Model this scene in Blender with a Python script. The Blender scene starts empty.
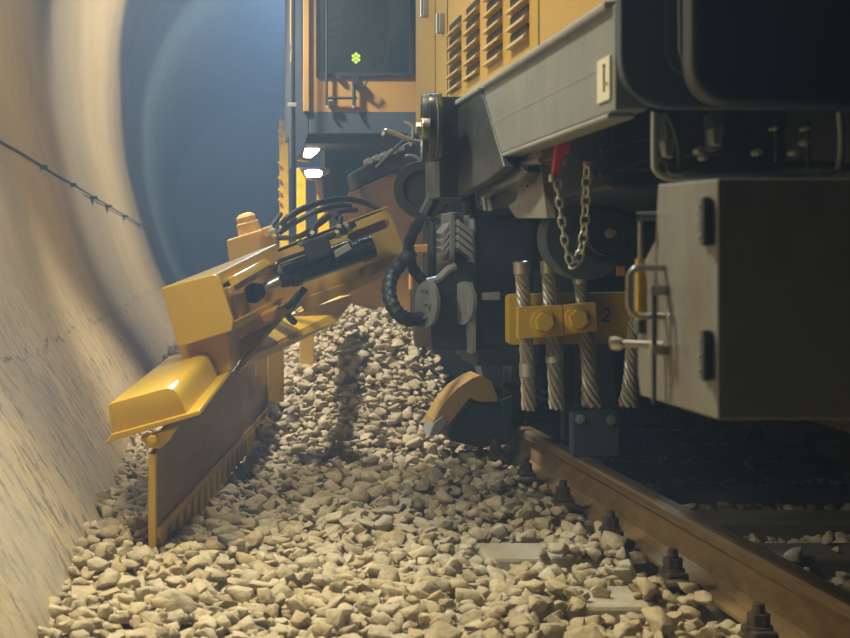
import bpy, bmesh, math, random
import numpy as np
from mathutils import Vector, Matrix, Euler, noise

random.seed(7)
RNG = np.random.default_rng(7)
sc = bpy.context.scene
COL = sc.collection

# ------------------------------------------------------------------ camera, world, lights, exposure
F, VX, VY, CH = 1270.0, 214.0, 262.0, 0.95      # focal length in pixels, vanishing point of the track, lens height
cd = bpy.data.cameras.new('camera')
cam = bpy.data.objects.new('camera', cd)
COL.objects.link(cam)
cam.location = (0, 0, CH)
cam.rotation_euler = (math.pi / 2, 0, 0)
cd.sensor_width = 36.0
cd.lens = 36.0 * F / 850.0
cd.shift_x = (425 - VX) / 850.0
cd.shift_y = (VY - 319) / 850.0
cd.clip_start = 0.02
cd.dof.use_dof = True
cd.dof.focus_distance = 5.2
cd.dof.aperture_fstop = 5.6
sc.camera = cam

w = bpy.data.worlds.new('world')
sc.world = w
w.use_nodes = True
w.node_tree.nodes['Background'].inputs[0].default_value = (0.32, 0.42, 0.55, 1)
w.node_tree.nodes['Background'].inputs[1].default_value = 0.0
# fine dust hanging in the tunnel air
_vs = w.node_tree.nodes.new('ShaderNodeVolumeScatter')
_vs.inputs['Color'].default_value = (0.46, 0.68, 1.0, 1)
_vs.inputs['Density'].default_value = 0.027
_vs.inputs['Anisotropy'].default_value = 0.3
w.node_tree.links.new(_vs.outputs[0], w.node_tree.nodes['World Output'].inputs['Volume'])

sc.view_settings.view_transform = 'Standard'
sc.view_settings.look = 'None'
sc.view_settings.gamma = 1.0
sc.view_settings.exposure = 0.0
sc.view_settings.use_curve_mapping = False
sc.cycles.use_denoising = True
sc.cycles.volume_bounces = 0
sc.cycles.max_bounces = 7
sc.cycles.diffuse_bounces = 3
sc.cycles.caustics_reflective = False
sc.cycles.caustics_refractive = False


def lamp(name, kind, loc, target, energy, color, size=0.2, spot=60, blend=0.6):
    ld = bpy.data.lights.new(name, kind)
    ld.energy = energy
    ld.color = color
    if kind == 'AREA':
        ld.shape = 'DISK'
        ld.size = size
    else:
        ld.shadow_soft_size = size
    if kind == 'SPOT':
        ld.spot_size = math.radians(spot)
        ld.spot_blend = blend
    o = bpy.data.objects.new(name, ld)
    COL.objects.link(o)
    o.location = loc
    o.rotation_euler = (Vector(target) - Vector(loc)).to_track_quat('-Z', 'Y').to_euler()
    return o


LIGHTS = [
    # warm tunnel lamp high on the left wall: lights the near ballast, wall and the machine's flank
    ('tunnel_lamp', 'SPOT', (-0.85, 3.5, 3.7), (0.30, 2.50, 0.0), 700, (1.0, 0.90, 0.61), 0.16, 74, 0.9),
    # unseen low fill added on the left to brighten parts under the machine
    ('fill_light', 'SPOT', (-1.05, 3.6, 2.15), (1.4, 4.8, 0.80), 115, (0.97, 0.96, 0.82), 0.25, 80, 0.9),
    # warm fills added to rake along the left wall
    ('fill_light', 'SPOT', (0.75, 4.3, 5.2), (-1.1, 4.5, 0.75), 520, (1.0, 0.89, 0.58), 0.25, 74, 0.8),
    ('fill_light', 'SPOT', (0.9, 6.9, 5.6), (-1.42, 8.4, 2.6), 380, (1.0, 0.78, 0.36), 0.25, 58, 0.7),
    # white work lights ahead
    ('work_lamp', 'SPOT', (-0.70, 6.7, 3.6), (0.72, 7.3, 0.6), 900, (1.0, 0.95, 0.84), 0.12, 68, 0.7),
    ('work_lamp', 'SPOT', (2.2, 15.3, 4.8), (-1.45, 15.3, 2.0), 900, (1.0, 0.97, 0.82), 0.15, 104, 0.25),
    # bluish flood light shining back through dust, then two fills added for haze
    ('haze_light', 'SPOT', (0.75, 13.0, 4.4), (1.3, 7.0, 2.6), 2300, (0.30, 0.55, 1.0), 0.3, 46, 0.9),
    ('haze_light', 'SPOT', (1.6, 21.0, 5.8), (1.6, 34.0, 3.0), 3200, (0.26, 0.52, 1.0), 0.5, 80, 0.9),
    ('haze_light', 'SPOT', (0.30, 7.0, 4.3), (1.05, 3.6, 1.3), 470, (0.50, 0.74, 1.0), 0.15, 52, 0.8),
    ('overhead_fill', 'AREA', (0.1, 3.3, 4.9), (0.15, 4.0, 0.4), 10, (0.95, 0.95, 0.9), 1.2),  # soft fill added overhead, no lamp hangs in the crown
    ('cab_fill', 'POINT', (1.3, 7.75, 3.6), (1.3, 7.75, 0), 14, (0.75, 0.88, 1.0), 0.1),  # fill added to brighten the cab interior behind the window
]
for L in LIGHTS:
    lamp(*L)

# ------------------------------------------------------------------ helpers
def W(px, py, z):
    return Vector(((px - VX) * z / F, z, CH + (VY - py) * z / F))


def WX(px, py, x):
    """point seen at (px, py) on the plane X = x"""
    return W(px, py, F * x / (px - VX))


def V(*a):
    return Vector(a)


WL = {}


class MB:
    """collects shapes (world coordinates) into one mesh"""
    def __init__(s):
        s.bm = bmesh.new()

    def prism(s, pts, vec):
        vec = Vector(vec)
        a = [s.bm.verts.new(p) for p in pts]
        b = [s.bm.verts.new(Vector(p) + vec) for p in pts]
        n = len(pts)
        s.bm.faces.new(a)
        s.bm.faces.new(b[::-1])
        for i in range(n):
            s.bm.faces.new((a[i], b[i], b[(i + 1) % n], a[(i + 1) % n]))
        return s

    def box(s, x0, x1, y0, y1, z0, z1):
        return s.prism([V(x0, y0, z0), V(x1, y0, z0), V(x1, y0, z1), V(x0, y0, z1)], (0, y1 - y0, 0))

    def obox(s, c, size, rot=(0, 0, 0)):
        m = Euler(rot).to_matrix()
        hx, hy, hz = size[0] / 2, size[1] / 2, size[2] / 2
        pts = [Vector(c) + m @ V(x, -hy, z) for x, z in ((-hx, -hz), (hx, -hz), (hx, hz), (-hx, hz))]
        return s.prism(pts, m @ V(0, size[1], 0))

    def cyl(s, p0, p1, r0, r1=None, n=20):
        return s.tube([p0, p1], [r0, r0 if r1 is None else r1], n)

    def hexa(s, p0, p1, r):
        return s.tube([p0, p1], r, 6)

    def tube(s, pts, r, n=10, closed=False):
        pts = [Vector(p) for p in pts]
        k = len(pts)
        rr = list(r) if hasattr(r, '__len__') else [r] * k
        rings = []
        up = None
        for i, p in enumerate(pts):
            if closed:
                t = pts[(i + 1) % k] - pts[i - 1]
            else:
                t = pts[min(i + 1, k - 1)] - pts[max(i - 1, 0)]
            t.normalize()
            if up is None:
                up = t.orthogonal().normalized()
            up = (up - t * up.dot(t))
            if up.length < 1e-5:
                up = t.orthogonal()
            up.normalize()
            b = t.cross(up)
            rings.append([s.bm.verts.new(p + (up * math.cos(a) + b * math.sin(a)) * rr[i])
                          for a in [2 * math.pi * j / n for j in range(n)]])
        for i in range(k if closed else k - 1):
            A, B = rings[i], rings[(i + 1) % k]
            for j in range(n):
                s.bm.faces.new((A[j], A[(j + 1) % n], B[(j + 1) % n], B[j]))
        if not closed:
            s.bm.faces.new(rings[0][::-1])
            s.bm.faces.new(rings[-1])
        return s

    def rings(s, p0, axis, prof, n=28):
        """lathe: prof = [(distance along axis, radius)]"""
        a = Vector(axis).normalized()
        return s.tube_axis(Vector(p0), a, prof, n)

    def tube_axis(s, p0, a, prof, n):
        u = a.orthogonal().normalized()
        b = a.cross(u)
        rg = []
        for d, r in prof:
            r = max(r, 1e-4)
            rg.append([s.bm.verts.new(p0 + a * d + (u * math.cos(t) + b * math.sin(t)) * r)
                       for t in [2 * math.pi * j / n for j in range(n)]])
        for A, B in zip(rg, rg[1:]):
            for j in range(n):
                s.bm.faces.new((A[j], A[(j + 1) % n], B[(j + 1) % n], B[j]))
        s.bm.faces.new(rg[0][::-1])
        s.bm.faces.new(rg[-1])
        return s

    def hull(s, a, b):
        """two matching quads joined into a solid"""
        va = [s.bm.verts.new(p) for p in a]; vb = [s.bm.verts.new(p) for p in b]
        s.bm.faces.new(va); s.bm.faces.new(vb[::-1])
        n = len(va)
        for i in range(n):
            s.bm.faces.new((va[i], vb[i], vb[(i + 1) % n], va[(i + 1) % n]))
        return s

    def sheet(s, pts, th):
        """polyline extruded later: closed strip of thickness"""
        return s.prism(pts, th)

    def holed(s, outer, holes, vec):
        """plate with holes, outline loops of world points, thickness vec"""
        vec = Vector(vec)
        bm = s.bm
        loops = []
        es = []
        for lp in [outer] + holes:
            vs = [bm.verts.new(p) for p in lp]
            loops.append(vs)
            for i in range(len(vs)):
                es.append(bm.edges.new((vs[i], vs[(i + 1) % len(vs)])))
        r = bmesh.ops.triangle_fill(bm, use_beauty=True, use_dissolve=False, edges=es)
        fs = [g for g in r['geom'] if isinstance(g, bmesh.types.BMFace)]
        mp = {}
        for lp in loops:
            for v in lp:
                mp[v] = bm.verts.new(v.co + vec)
        for f in fs:
            bm.faces.new([mp[v] for v in reversed(f.verts)])
        for lp in loops:
            n = len(lp)
            for i in range(n):
                a, b = lp[i], lp[(i + 1) % n]
                bm.faces.new((a, b, mp[b], mp[a]))
        return s

    def build(s, name, mat, parent=None, bevel=0.0, smooth=False, seg=2, loc=None, angle=35):
        bm = s.bm
        bmesh.ops.recalc_face_normals(bm, faces=bm.faces)
        xs = [v.co for v in bm.verts]
        lo = V(min(c.x for c in xs), min(c.y for c in xs), min(c.z for c in xs))
        hi = V(max(c.x for c in xs), max(c.y for c in xs), max(c.z for c in xs))
        o0 = V((lo.x + hi.x) / 2, (lo.y + hi.y) / 2, lo.z) if loc is None else Vector(loc)
        bmesh.ops.translate(bm, verts=bm.verts, vec=-o0)
        me = bpy.data.meshes.new(name)
        bm.to_mesh(me)
        bm.free()
        me.materials.append(mat)
        ob = bpy.data.objects.new(name, me)
        COL.objects.link(ob)
        if parent is not None:
            ob.parent = parent
            ob.location = o0 - WL[parent.name]
        else:
            ob.location = o0
        WL[ob.name] = o0.copy()
        if bevel > 0:
            m = ob.modifiers.new('bevel', 'BEVEL')
            m.width = bevel
            m.segments = seg
            m.limit_method = 'ANGLE'
            m.angle_limit = math.radians(30)
        if smooth:
            me.shade_smooth()
            if bevel <= 0:
                try:
                    me.set_sharp_from_angle(angle=math.radians(angle))
                except Exception:
                    pass
        return ob


def tag(o, label=None, cat=None, group=None, kind=None):
    if label: o['label'] = label
    if cat: o['category'] = cat
    if group: o['group'] = group
    if kind: o['kind'] = kind
    return o


def thing(name, label, cat, loc, group=None):
    o = bpy.data.objects.new(name, None)
    o.empty_display_size = 0.1
    COL.objects.link(o)
    o.location = loc
    WL[o.name] = Vector(loc)
    return tag(o, label, cat, group)


def copy_tree(o, parent=None):
    c = o.copy()
    COL.objects.link(c)
    if parent: c.parent = parent
    for ch in list(o.children):
        copy_tree(ch, c)
    return c


def rounded(pts, rad, seg=5):
    """round the corners of a planar polygon; rad: one radius or one per corner"""
    n = len(pts)
    out = []
    for i in range(n):
        p = Vector(pts[i]); a = Vector(pts[i - 1]); b = Vector(pts[(i + 1) % n])
        r = rad[i] if hasattr(rad, '__len__') else rad
        if r <= 0:
            out.append(p); continue
        d1 = (a - p); d2 = (b - p)
        r1 = min(r, d1.length * .48, d2.length * .48)
        A = p + d1.normalized() * r1
        B = p + d2.normalized() * r1
        for k in range(seg + 1):
            t = k / seg
            out.append(A * (1 - t) ** 2 + p * 2 * t * (1 - t) + B * t * t)
    return out


def spline(pts, n=10):
    """Catmull-Rom through points"""
    P = [Vector(p) for p in pts]
    P = [P[0] * 2 - P[1]] + P + [P[-1] * 2 - P[-2]]
    out = []
    for i in range(1, len(P) - 2):
        for k in range(n):
            t = k / n
            a, b, c, d = P[i - 1], P[i], P[i + 1], P[i + 2]
            out.append(0.5 * ((2 * b) + (c - a) * t + (2 * a - 5 * b + 4 * c - d) * t * t + (3 * b - a - 3 * c + d) * t ** 3))
    out.append(P[-2])
    return out


# ------------------------------------------------------------------ materials
def mat(name, col, rough=0.5, metal=0.0, spec=0.5, nscale=0, namt=0.0, col2=None, bump=0.0, bscale=40, coat=0.0,
        stretch=(1, 1, 1), lo=0.35, hi=0.7, detail=6):
    m = bpy.data.materials.new(name)
    m.use_nodes = True
    nt = m.node_tree
    b = nt.nodes['Principled BSDF']
    b.inputs['Base Color'].default_value = (*col, 1)
    b.inputs['Roughness'].default_value = rough
    b.inputs['Metallic'].default_value = metal
    b.inputs['Specular IOR Level'].default_value = spec
    b.inputs['Coat Weight'].default_value = coat
    b.inputs['Coat Roughness'].default_value = 0.2
    tc = nt.nodes.new('ShaderNodeTexCoord')
    mp = nt.nodes.new('ShaderNodeMapping')
    mp.inputs['Scale'].default_value = stretch
    nt.links.new(tc.outputs['Object'], mp.inputs['Vector'])
    if nscale and col2:
        nz = nt.nodes.new('ShaderNodeTexNoise')
        nz.inputs['Scale'].default_value = nscale
        nz.inputs['Detail'].default_value = detail
        nz.inputs['Roughness'].default_value = 0.65
        nt.links.new(mp.outputs['Vector'], nz.inputs['Vector'])
        mr = nt.nodes.new('ShaderNodeMapRange')
        mr.inputs['From Min'].default_value = lo
        mr.inputs['From Max'].default_value = hi
        mr.inputs['To Max'].default_value = namt
        nt.links.new(nz.outputs['Fac'], mr.inputs['Value'])
        mx = nt.nodes.new('ShaderNodeMix')
        mx.data_type = 'RGBA'
        mx.inputs['A'].default_value = (*col, 1)
        mx.inputs['B'].default_value = (*col2, 1)
        nt.links.new(mr.outputs['Result'], mx.inputs['Factor'])
        nt.links.new(mx.outputs['Result'], b.inputs['Base Color'])
    if bump:
        nb = nt.nodes.new('ShaderNodeTexNoise')
        nb.inputs['Scale'].default_value = bscale
        nb.inputs['Detail'].default_value = 5
        nt.links.new(mp.outputs['Vector'], nb.inputs['Vector'])
        bp = nt.nodes.new('ShaderNodeBump')
        bp.inputs['Strength'].default_value = bump
        bp.inputs['Distance'].default_value = 0.01
        nt.links.new(nb.outputs['Fac'], bp.inputs['Height'])
        nt.links.new(bp.outputs['Normal'], b.inputs['Normal'])
    return m


def emit(name, col, strength):
    m = bpy.data.materials.new(name)
    m.use_nodes = True
    b = m.node_tree.nodes['Principled BSDF']
    b.inputs['Base Color'].default_value = (*col, 1)
    b.inputs['Emission Color'].default_value = (*col, 1)
    b.inputs['Emission Strength'].default_value = strength
    return m


M = {}
M['yellow'] = mat('yellow_paint', (0.66, 0.43, 0.02), 0.34, spec=0.5, nscale=9, namt=0.35, col2=(0.56, 0.37, 0.06), bump=0.06, bscale=25, coat=0.25)
M['yellow_dusty'] = mat('dusty_yellow_paint', (0.70, 0.45, 0.07), 0.5, nscale=14, namt=0.55, col2=(0.62, 0.45, 0.18), bump=0.1, bscale=40)
M['hood_yellow'] = mat('hood_paint', (0.42, 0.275, 0.06), 0.42, nscale=4, namt=0.3, col2=(0.40, 0.28, 0.10), coat=0.1)
M['orange'] = mat('orange_paint', (0.62, 0.345, 0.055), 0.45, nscale=7, namt=0.5, col2=(0.50, 0.29, 0.08), bump=0.05)
M['blade_steel'] = mat('worn_blade_steel', (0.20, 0.125, 0.055), 0.42, metal=0.35, nscale=6, namt=0.8, col2=(0.30, 0.21, 0.10), bump=0.15, bscale=30, stretch=(1, 0.35, 2.5))
M['tank'] = mat('dark_tank_paint', (0.022, 0.030, 0.040), 0.40, nscale=3, namt=0.5, col2=(0.04, 0.048, 0.055))
M['black'] = mat('black_steel', (0.018, 0.022, 0.027), 0.42, spec=0.5, nscale=18, namt=0.6, col2=(0.05, 0.055, 0.06), bump=0.06)
M['black_gloss'] = mat('glossy_black_paint', (0.012, 0.014, 0.018), 0.22, spec=0.6, coat=0.3)
M['rubber'] = mat('black_rubber', (0.015, 0.017, 0.020), 0.45, spec=0.5)
M['frame_grey'] = mat('grey_frame_paint', (0.20, 0.225, 0.245), 0.36, metal=0.25, nscale=5, namt=0.7, col2=(0.31, 0.33, 0.345), bump=0.08, bscale=12, stretch=(1, 2.4, 0.6))
M['bulkhead'] = mat('dark_grey_paint', (0.055, 0.075, 0.10), 0.40, nscale=3, namt=0.5, col2=(0.08, 0.10, 0.125))
M['box_grey'] = mat('scratched_grey_paint', (0.215, 0.225, 0.23), 0.38, metal=0.2, nscale=6, namt=0.8, col2=(0.15, 0.125, 0.10), bump=0.06, bscale=16, stretch=(1, 3.0, 0.7), lo=0.42, hi=0.72)
M['box_front'] = M['box_grey']
M['ferrule'] = mat('ferrule_steel', (0.56, 0.54, 0.47), 0.34, metal=0.45, nscale=30, namt=0.4, col2=(0.36, 0.33, 0.27))
M['steel'] = mat('bare_steel', (0.42, 0.40, 0.36), 0.32, metal=0.85, nscale=30, namt=0.5, col2=(0.25, 0.22, 0.18))
M['rope'] = mat('wire_rope_steel', (0.44, 0.41, 0.33), 0.40, metal=0.4, nscale=45, namt=0.7, col2=(0.22, 0.18, 0.12))
M['zinc'] = mat('galvanised_chain', (0.62, 0.63, 0.60), 0.32, metal=0.6)
M['red'] = mat('red_paint', (0.72, 0.05, 0.04), 0.4, nscale=30, namt=0.4, col2=(0.5, 0.03, 0.03))
M['light_grey'] = mat('light_grey_steel', (0.38, 0.40, 0.41), 0.36, metal=0.3, nscale=20, namt=0.6, col2=(0.22, 0.23, 0.24))
M['plate'] = mat('enamel_label', (0.62, 0.60, 0.50), 0.45)
M['rust'] = mat('rusty_rail_steel', (0.20, 0.125, 0.05), 0.62, metal=0.1, nscale=11, namt=0.85, col2=(0.36, 0.26, 0.12), bump=0.35, bscale=40, stretch=(1, 0.6, 1.5))
M['railtop'] = mat('polished_rail_head', (0.30, 0.22, 0.13), 0.38, metal=0.6, nscale=10, namt=0.6, col2=(0.42, 0.34, 0.22), stretch=(1, 0.3, 1))
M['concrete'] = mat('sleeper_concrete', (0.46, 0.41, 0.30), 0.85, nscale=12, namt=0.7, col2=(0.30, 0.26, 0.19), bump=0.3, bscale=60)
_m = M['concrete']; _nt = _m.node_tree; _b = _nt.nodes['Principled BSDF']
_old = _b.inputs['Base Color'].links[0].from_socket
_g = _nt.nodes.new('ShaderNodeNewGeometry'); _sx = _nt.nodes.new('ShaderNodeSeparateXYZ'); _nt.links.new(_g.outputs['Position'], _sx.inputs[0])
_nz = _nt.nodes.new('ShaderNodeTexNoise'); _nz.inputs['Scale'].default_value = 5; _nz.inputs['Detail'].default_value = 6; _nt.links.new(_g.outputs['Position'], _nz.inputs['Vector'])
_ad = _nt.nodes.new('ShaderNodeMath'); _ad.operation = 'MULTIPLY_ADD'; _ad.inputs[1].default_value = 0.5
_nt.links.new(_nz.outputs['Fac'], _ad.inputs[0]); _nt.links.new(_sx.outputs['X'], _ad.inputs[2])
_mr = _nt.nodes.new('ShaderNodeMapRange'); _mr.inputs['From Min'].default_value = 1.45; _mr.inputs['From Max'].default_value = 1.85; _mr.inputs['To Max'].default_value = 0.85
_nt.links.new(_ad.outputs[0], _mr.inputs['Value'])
_mx = _nt.nodes.new('ShaderNodeMix'); _mx.data_type = 'RGBA'; _mx.inputs['B'].default_value = (0.085, 0.065, 0.045, 1)  # sleepers darkened between the rails: oil grime with the machine's shade put in
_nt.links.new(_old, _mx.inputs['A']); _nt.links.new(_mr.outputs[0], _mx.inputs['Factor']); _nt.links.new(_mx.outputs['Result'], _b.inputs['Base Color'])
M['fastener'] = mat('dark_fastener_iron', (0.035, 0.028, 0.022), 0.6, nscale=40, namt=0.8, col2=(0.10, 0.065, 0.04), bump=0.3, bscale=90)
M['fastener_rust'] = mat('rusty_fastener_iron', (0.16, 0.105, 0.055), 0.65, nscale=40, namt=0.8, col2=(0.27, 0.20, 0.12), bump=0.3, bscale=90)
M['ochre'] = mat('ochre_post_paint', (0.92, 0.58, 0.015), 0.45, nscale=16, namt=0.5, col2=(0.5, 0.3, 0.05), lo=0.56, hi=0.64)
M['cab_orange'] = mat('cab_paint', (0.44, 0.25, 0.06), 0.42, nscale=4, namt=0.4, col2=(0.36, 0.22, 0.08))
M['lens'] = emit('lamp_lens', (1.0, 0.97, 0.88), 9.0)
M['green'] = mat('green_sticker', (0.62, 0.92, 0.08), 0.5)
M['seat'] = mat('seat_fabric', (0.05, 0.055, 0.065), 0.8)
M['cab_inner'] = mat('cab_lining', (0.50, 0.46, 0.40), 0.7)
M['ochre_dull'] = mat('dull_ochre_paint', (0.40, 0.25, 0.06), 0.55, nscale=14, namt=0.6, col2=(0.30, 0.21, 0.10), bump=0.1)
M['ink'] = mat('black_ink', (0.01, 0.01, 0.01), 0.6)
M['cable'] = mat('cable_sheath', (0.06, 0.05, 0.04), 0.6)
M['green_hose'] = mat('dark_green_paint', (0.02, 0.06, 0.03), 0.5)

# window glass: mirror-like dark pane one can look through
g = bpy.data.materials.new('cab_glass'); g.use_nodes = True
nt = g.node_tree; nt.nodes.clear()
out = nt.nodes.new('ShaderNodeOutputMaterial')
mx = nt.nodes.new('ShaderNodeMixShader'); tr = nt.nodes.new('ShaderNodeBsdfTransparent'); gl = nt.nodes.new('ShaderNodeBsdfGlossy')
tr.inputs[0].default_value = (0.62, 0.70, 0.78, 1); gl.inputs[0].default_value = (0.9, 0.95, 1, 1); gl.inputs['Roughness'].default_value = 0.06
mx.inputs[0].default_value = 0.10
nt.links.new(tr.outputs[0], mx.inputs[1]); nt.links.new(gl.outputs[0], mx.inputs[2]); nt.links.new(mx.outputs[0], out.inputs[0])
M['glass'] = g


def wall_material():
    m = bpy.data.materials.new('tunnel_concrete'); m.use_nodes = True
    nt = m.node_tree; N = nt.nodes; Lk = nt.links
    b = N['Principled BSDF']; b.inputs['Roughness'].default_value = 0.72; b.inputs['Specular IOR Level'].default_value = 0.3
    tc = N.new('ShaderNodeTexCoord')

    def noise_(scale, stretch, lo, hi, detail=6, rough=0.6):
        mp = N.new('ShaderNodeMapping'); mp.inputs['Scale'].default_value = stretch
        Lk.new(tc.outputs['Object'], mp.inputs['Vector'])
        nz = N.new('ShaderNodeTexNoise'); nz.inputs['Scale'].default_value = scale
        nz.inputs['Detail'].default_value = detail; nz.inputs['Roughness'].default_value = rough
        Lk.new(mp.outputs['Vector'], nz.inputs['Vector'])
        mr = N.new('ShaderNodeMapRange'); mr.inputs['From Min'].default_value = lo; mr.inputs['From Max'].default_value = hi
        Lk.new(nz.outputs['Fac'], mr.inputs['Value'])
        return mr.outputs['Result'], nz

    def mix(a, bcol, fac):
        mxn = N.new('ShaderNodeMix'); mxn.data_type = 'RGBA'
        if isinstance(a, tuple): mxn.inputs['A'].default_value = (*a, 1)
        else: Lk.new(a, mxn.inputs['A'])
        mxn.inputs['B'].default_value = (*bcol, 1)
        Lk.new(fac, mxn.inputs['Factor'])
        return mxn.outputs['Result']

    def math_(op, a, b_):
        n = N.new('ShaderNodeMath'); n.operation = op
        for i, v in enumerate((a, b_)):
            if isinstance(v, (int, float)): n.inputs[i].default_value = v
            else: Lk.new(v, n.inputs[i])
        return n.outputs[0]

    streak, _ = noise_(1.1, (1, 1.3, 0.22), 0.40, 0.66)
    blotch, _ = noise_(2.4, (1, 0.8, 0.8), 0.40, 0.75)
    c = mix((0.58, 0.455, 0.25), (0.42, 0.29, 0.12), math_('MULTIPLY', streak, 0.5))
    c = mix(c, (0.58, 0.50, 0.345), math_('MULTIPLY', blotch, 0.6))
    # lower band: pitted, dirty concrete
    sx = N.new('ShaderNodeSeparateXYZ'); Lk.new(tc.outputs['Object'], sx.inputs[0])
    band = N.new('ShaderNodeMapRange'); band.inputs['From Min'].default_value = 1.05; band.inputs['From Max'].default_value = 0.40
    Lk.new(sx.outputs['Z'], band.inputs['Value'])
    pits, _ = noise_(12, (1, 1.5, 0.30), 0.50, 0.58, 9, 0.8)
    c = mix(c, (0.10, 0.085, 0.06), math_('MULTIPLY', math_('MULTIPLY', pits, band.outputs[0]), 0.85))
    grey, _ = noise_(3.2, (1, 1.2, 0.6), 0.38, 0.62)
    c = mix(c, (0.42, 0.375, 0.28), math_('MULTIPLY', math_('MULTIPLY', grey, band.outputs[0]), 0.7))
    # ragged pour line along the wall
    wob = N.new('ShaderNodeTexNoise'); wob.inputs['Scale'].default_value = 1.3; wob.inputs['Detail'].default_value = 9; wob.inputs['Roughness'].default_value = 0.72
    Lk.new(tc.outputs['Object'], wob.inputs['Vector'])
    zz = math_('ADD', sx.outputs['Z'], math_('MULTIPLY', math_('SUBTRACT', wob.outputs['Fac'], 0.5), 0.34))
    line = math_('ABSOLUTE', math_('SUBTRACT', zz, 0.58), 0)
    lr = N.new('ShaderNodeMapRange'); lr.inputs['From Min'].default_value = 0.009; lr.inputs['From Max'].default_value = 0.003
    Lk.new(line, lr.inputs['Value'])
    gap, _ = noise_(7, (1, 1, 1), 0.45, 0.6)
    c = mix(c, (0.055, 0.045, 0.03), math_('MULTIPLY', math_('MULTIPLY', lr.outputs[0], gap), 0.85))
    Lk.new(c, b.inputs['Base Color'])
    _, bn = noise_(14, (1, 1, 0.6), 0, 1, 8)
    bp = N.new('ShaderNodeBump'); bp.inputs['Strength'].default_value = 0.35; bp.inputs['Distance'].default_value = 0.02
    Lk.new(bn.outputs['Fac'], bp.inputs['Height']); Lk.new(bp.outputs['Normal'], b.inputs['Normal'])
    return m


def stone_material():
    m = bpy.data.materials.new('crushed_stone'); m.use_nodes = True
    nt = m.node_tree; N = nt.nodes; Lk = nt.links
    b = N['Principled BSDF']; b.inputs['Roughness'].default_value = 0.88; b.inputs['Specular IOR Level'].default_value = 0.25
    geo = N.new('ShaderNodeNewGeometry'); oi = N.new('ShaderNodeObjectInfo')
    ad = N.new('ShaderNodeMath'); ad.operation = 'ADD'
    Lk.new(geo.outputs['Random Per Island'], ad.inputs[0]); Lk.new(oi.outputs['Random'], ad.inputs[1])
    fr = N.new('ShaderNodeMath'); fr.operation = 'FRACT'; Lk.new(ad.outputs[0], fr.inputs[0])
    cr = N.new('ShaderNodeValToRGB')
    e = cr.color_ramp.elements
    e[0].position = 0; e[0].color = (0.43, 0.35, 0.215, 1)
    e[1].position = 1; e[1].color = (0.56, 0.50, 0.38, 1)
    for p, c in ((0.25, (0.50, 0.43, 0.30, 1)), (0.5, (0.44, 0.40, 0.31, 1)), (0.75, (0.52, 0.44, 0.30, 1))):
        x = e.new(p); x.color = c
    Lk.new(fr.outputs[0], cr.inputs[0])
    tc = N.new('ShaderNodeTexCoord')
    nz = N.new('ShaderNodeTexNoise'); nz.inputs['Scale'].default_value = 45; nz.inputs['Detail'].default_value = 6
    Lk.new(geo.outputs['Position'], nz.inputs['Vector'])
    mr = N.new('ShaderNodeMapRange'); mr.inputs['From Min'].default_value = 0.4; mr.inputs['From Max'].default_value = 0.75; mr.inputs['To Max'].default_value = 0.45
    Lk.new(nz.outputs['Fac'], mr.inputs['Value'])
    mxn = N.new('ShaderNodeMix'); mxn.data_type = 'RGBA'; mxn.inputs['B'].default_value = (0.30, 0.23, 0.13, 1)
    Lk.new(cr.outputs[0], mxn.inputs['A']); Lk.new(mr.outputs[0], mxn.inputs['Factor'])
    Lk.new(mxn.outputs['Result'], b.inputs['Base Color'])
    bp = N.new('ShaderNodeBump'); bp.inputs['Strength'].default_value = 0.7; bp.inputs['Distance'].default_value = 0.012
    Lk.new(nz.outputs['Fac'], bp.inputs['Height']); Lk.new(bp.outputs['Normal'], b.inputs['Normal'])
    return m


M['wall'] = wall_material()
M['stone'] = stone_material()
M['dirt'] = mat('ballast_dust', (0.40, 0.33, 0.21), 0.95, nscale=30, namt=0.8, col2=(0.28, 0.22, 0.13), bump=0.8, bscale=50)

# ------------------------------------------------------------------ tunnel
TX = 2.175                                         # track centre
# left half of the lining, (x, z), from the footing to the crown
PROF = [(-0.30, -0.55), (-0.345, -0.30), (-0.43, 0.0), (-0.60, 0.30), (-0.87, 0.74), (-1.075, 1.27), (-1.24, 1.84), (-1.38, 2.45), (-1.43, 3.05), (-1.42, 3.6)]
PROF = [(p.x, p.y) for p in spline([V(x, z, 0) for x, z in PROF], 6)]
ARCH = []
for k in range(1, 17):
    a = math.radians(180 - 90 * k / 16)
    ARCH.append((TX + 3.6 * math.cos(a), 3.6 + 3.3 * math.sin(a)))
JOINTS = (10.95, 22.0, 33.0)


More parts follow.
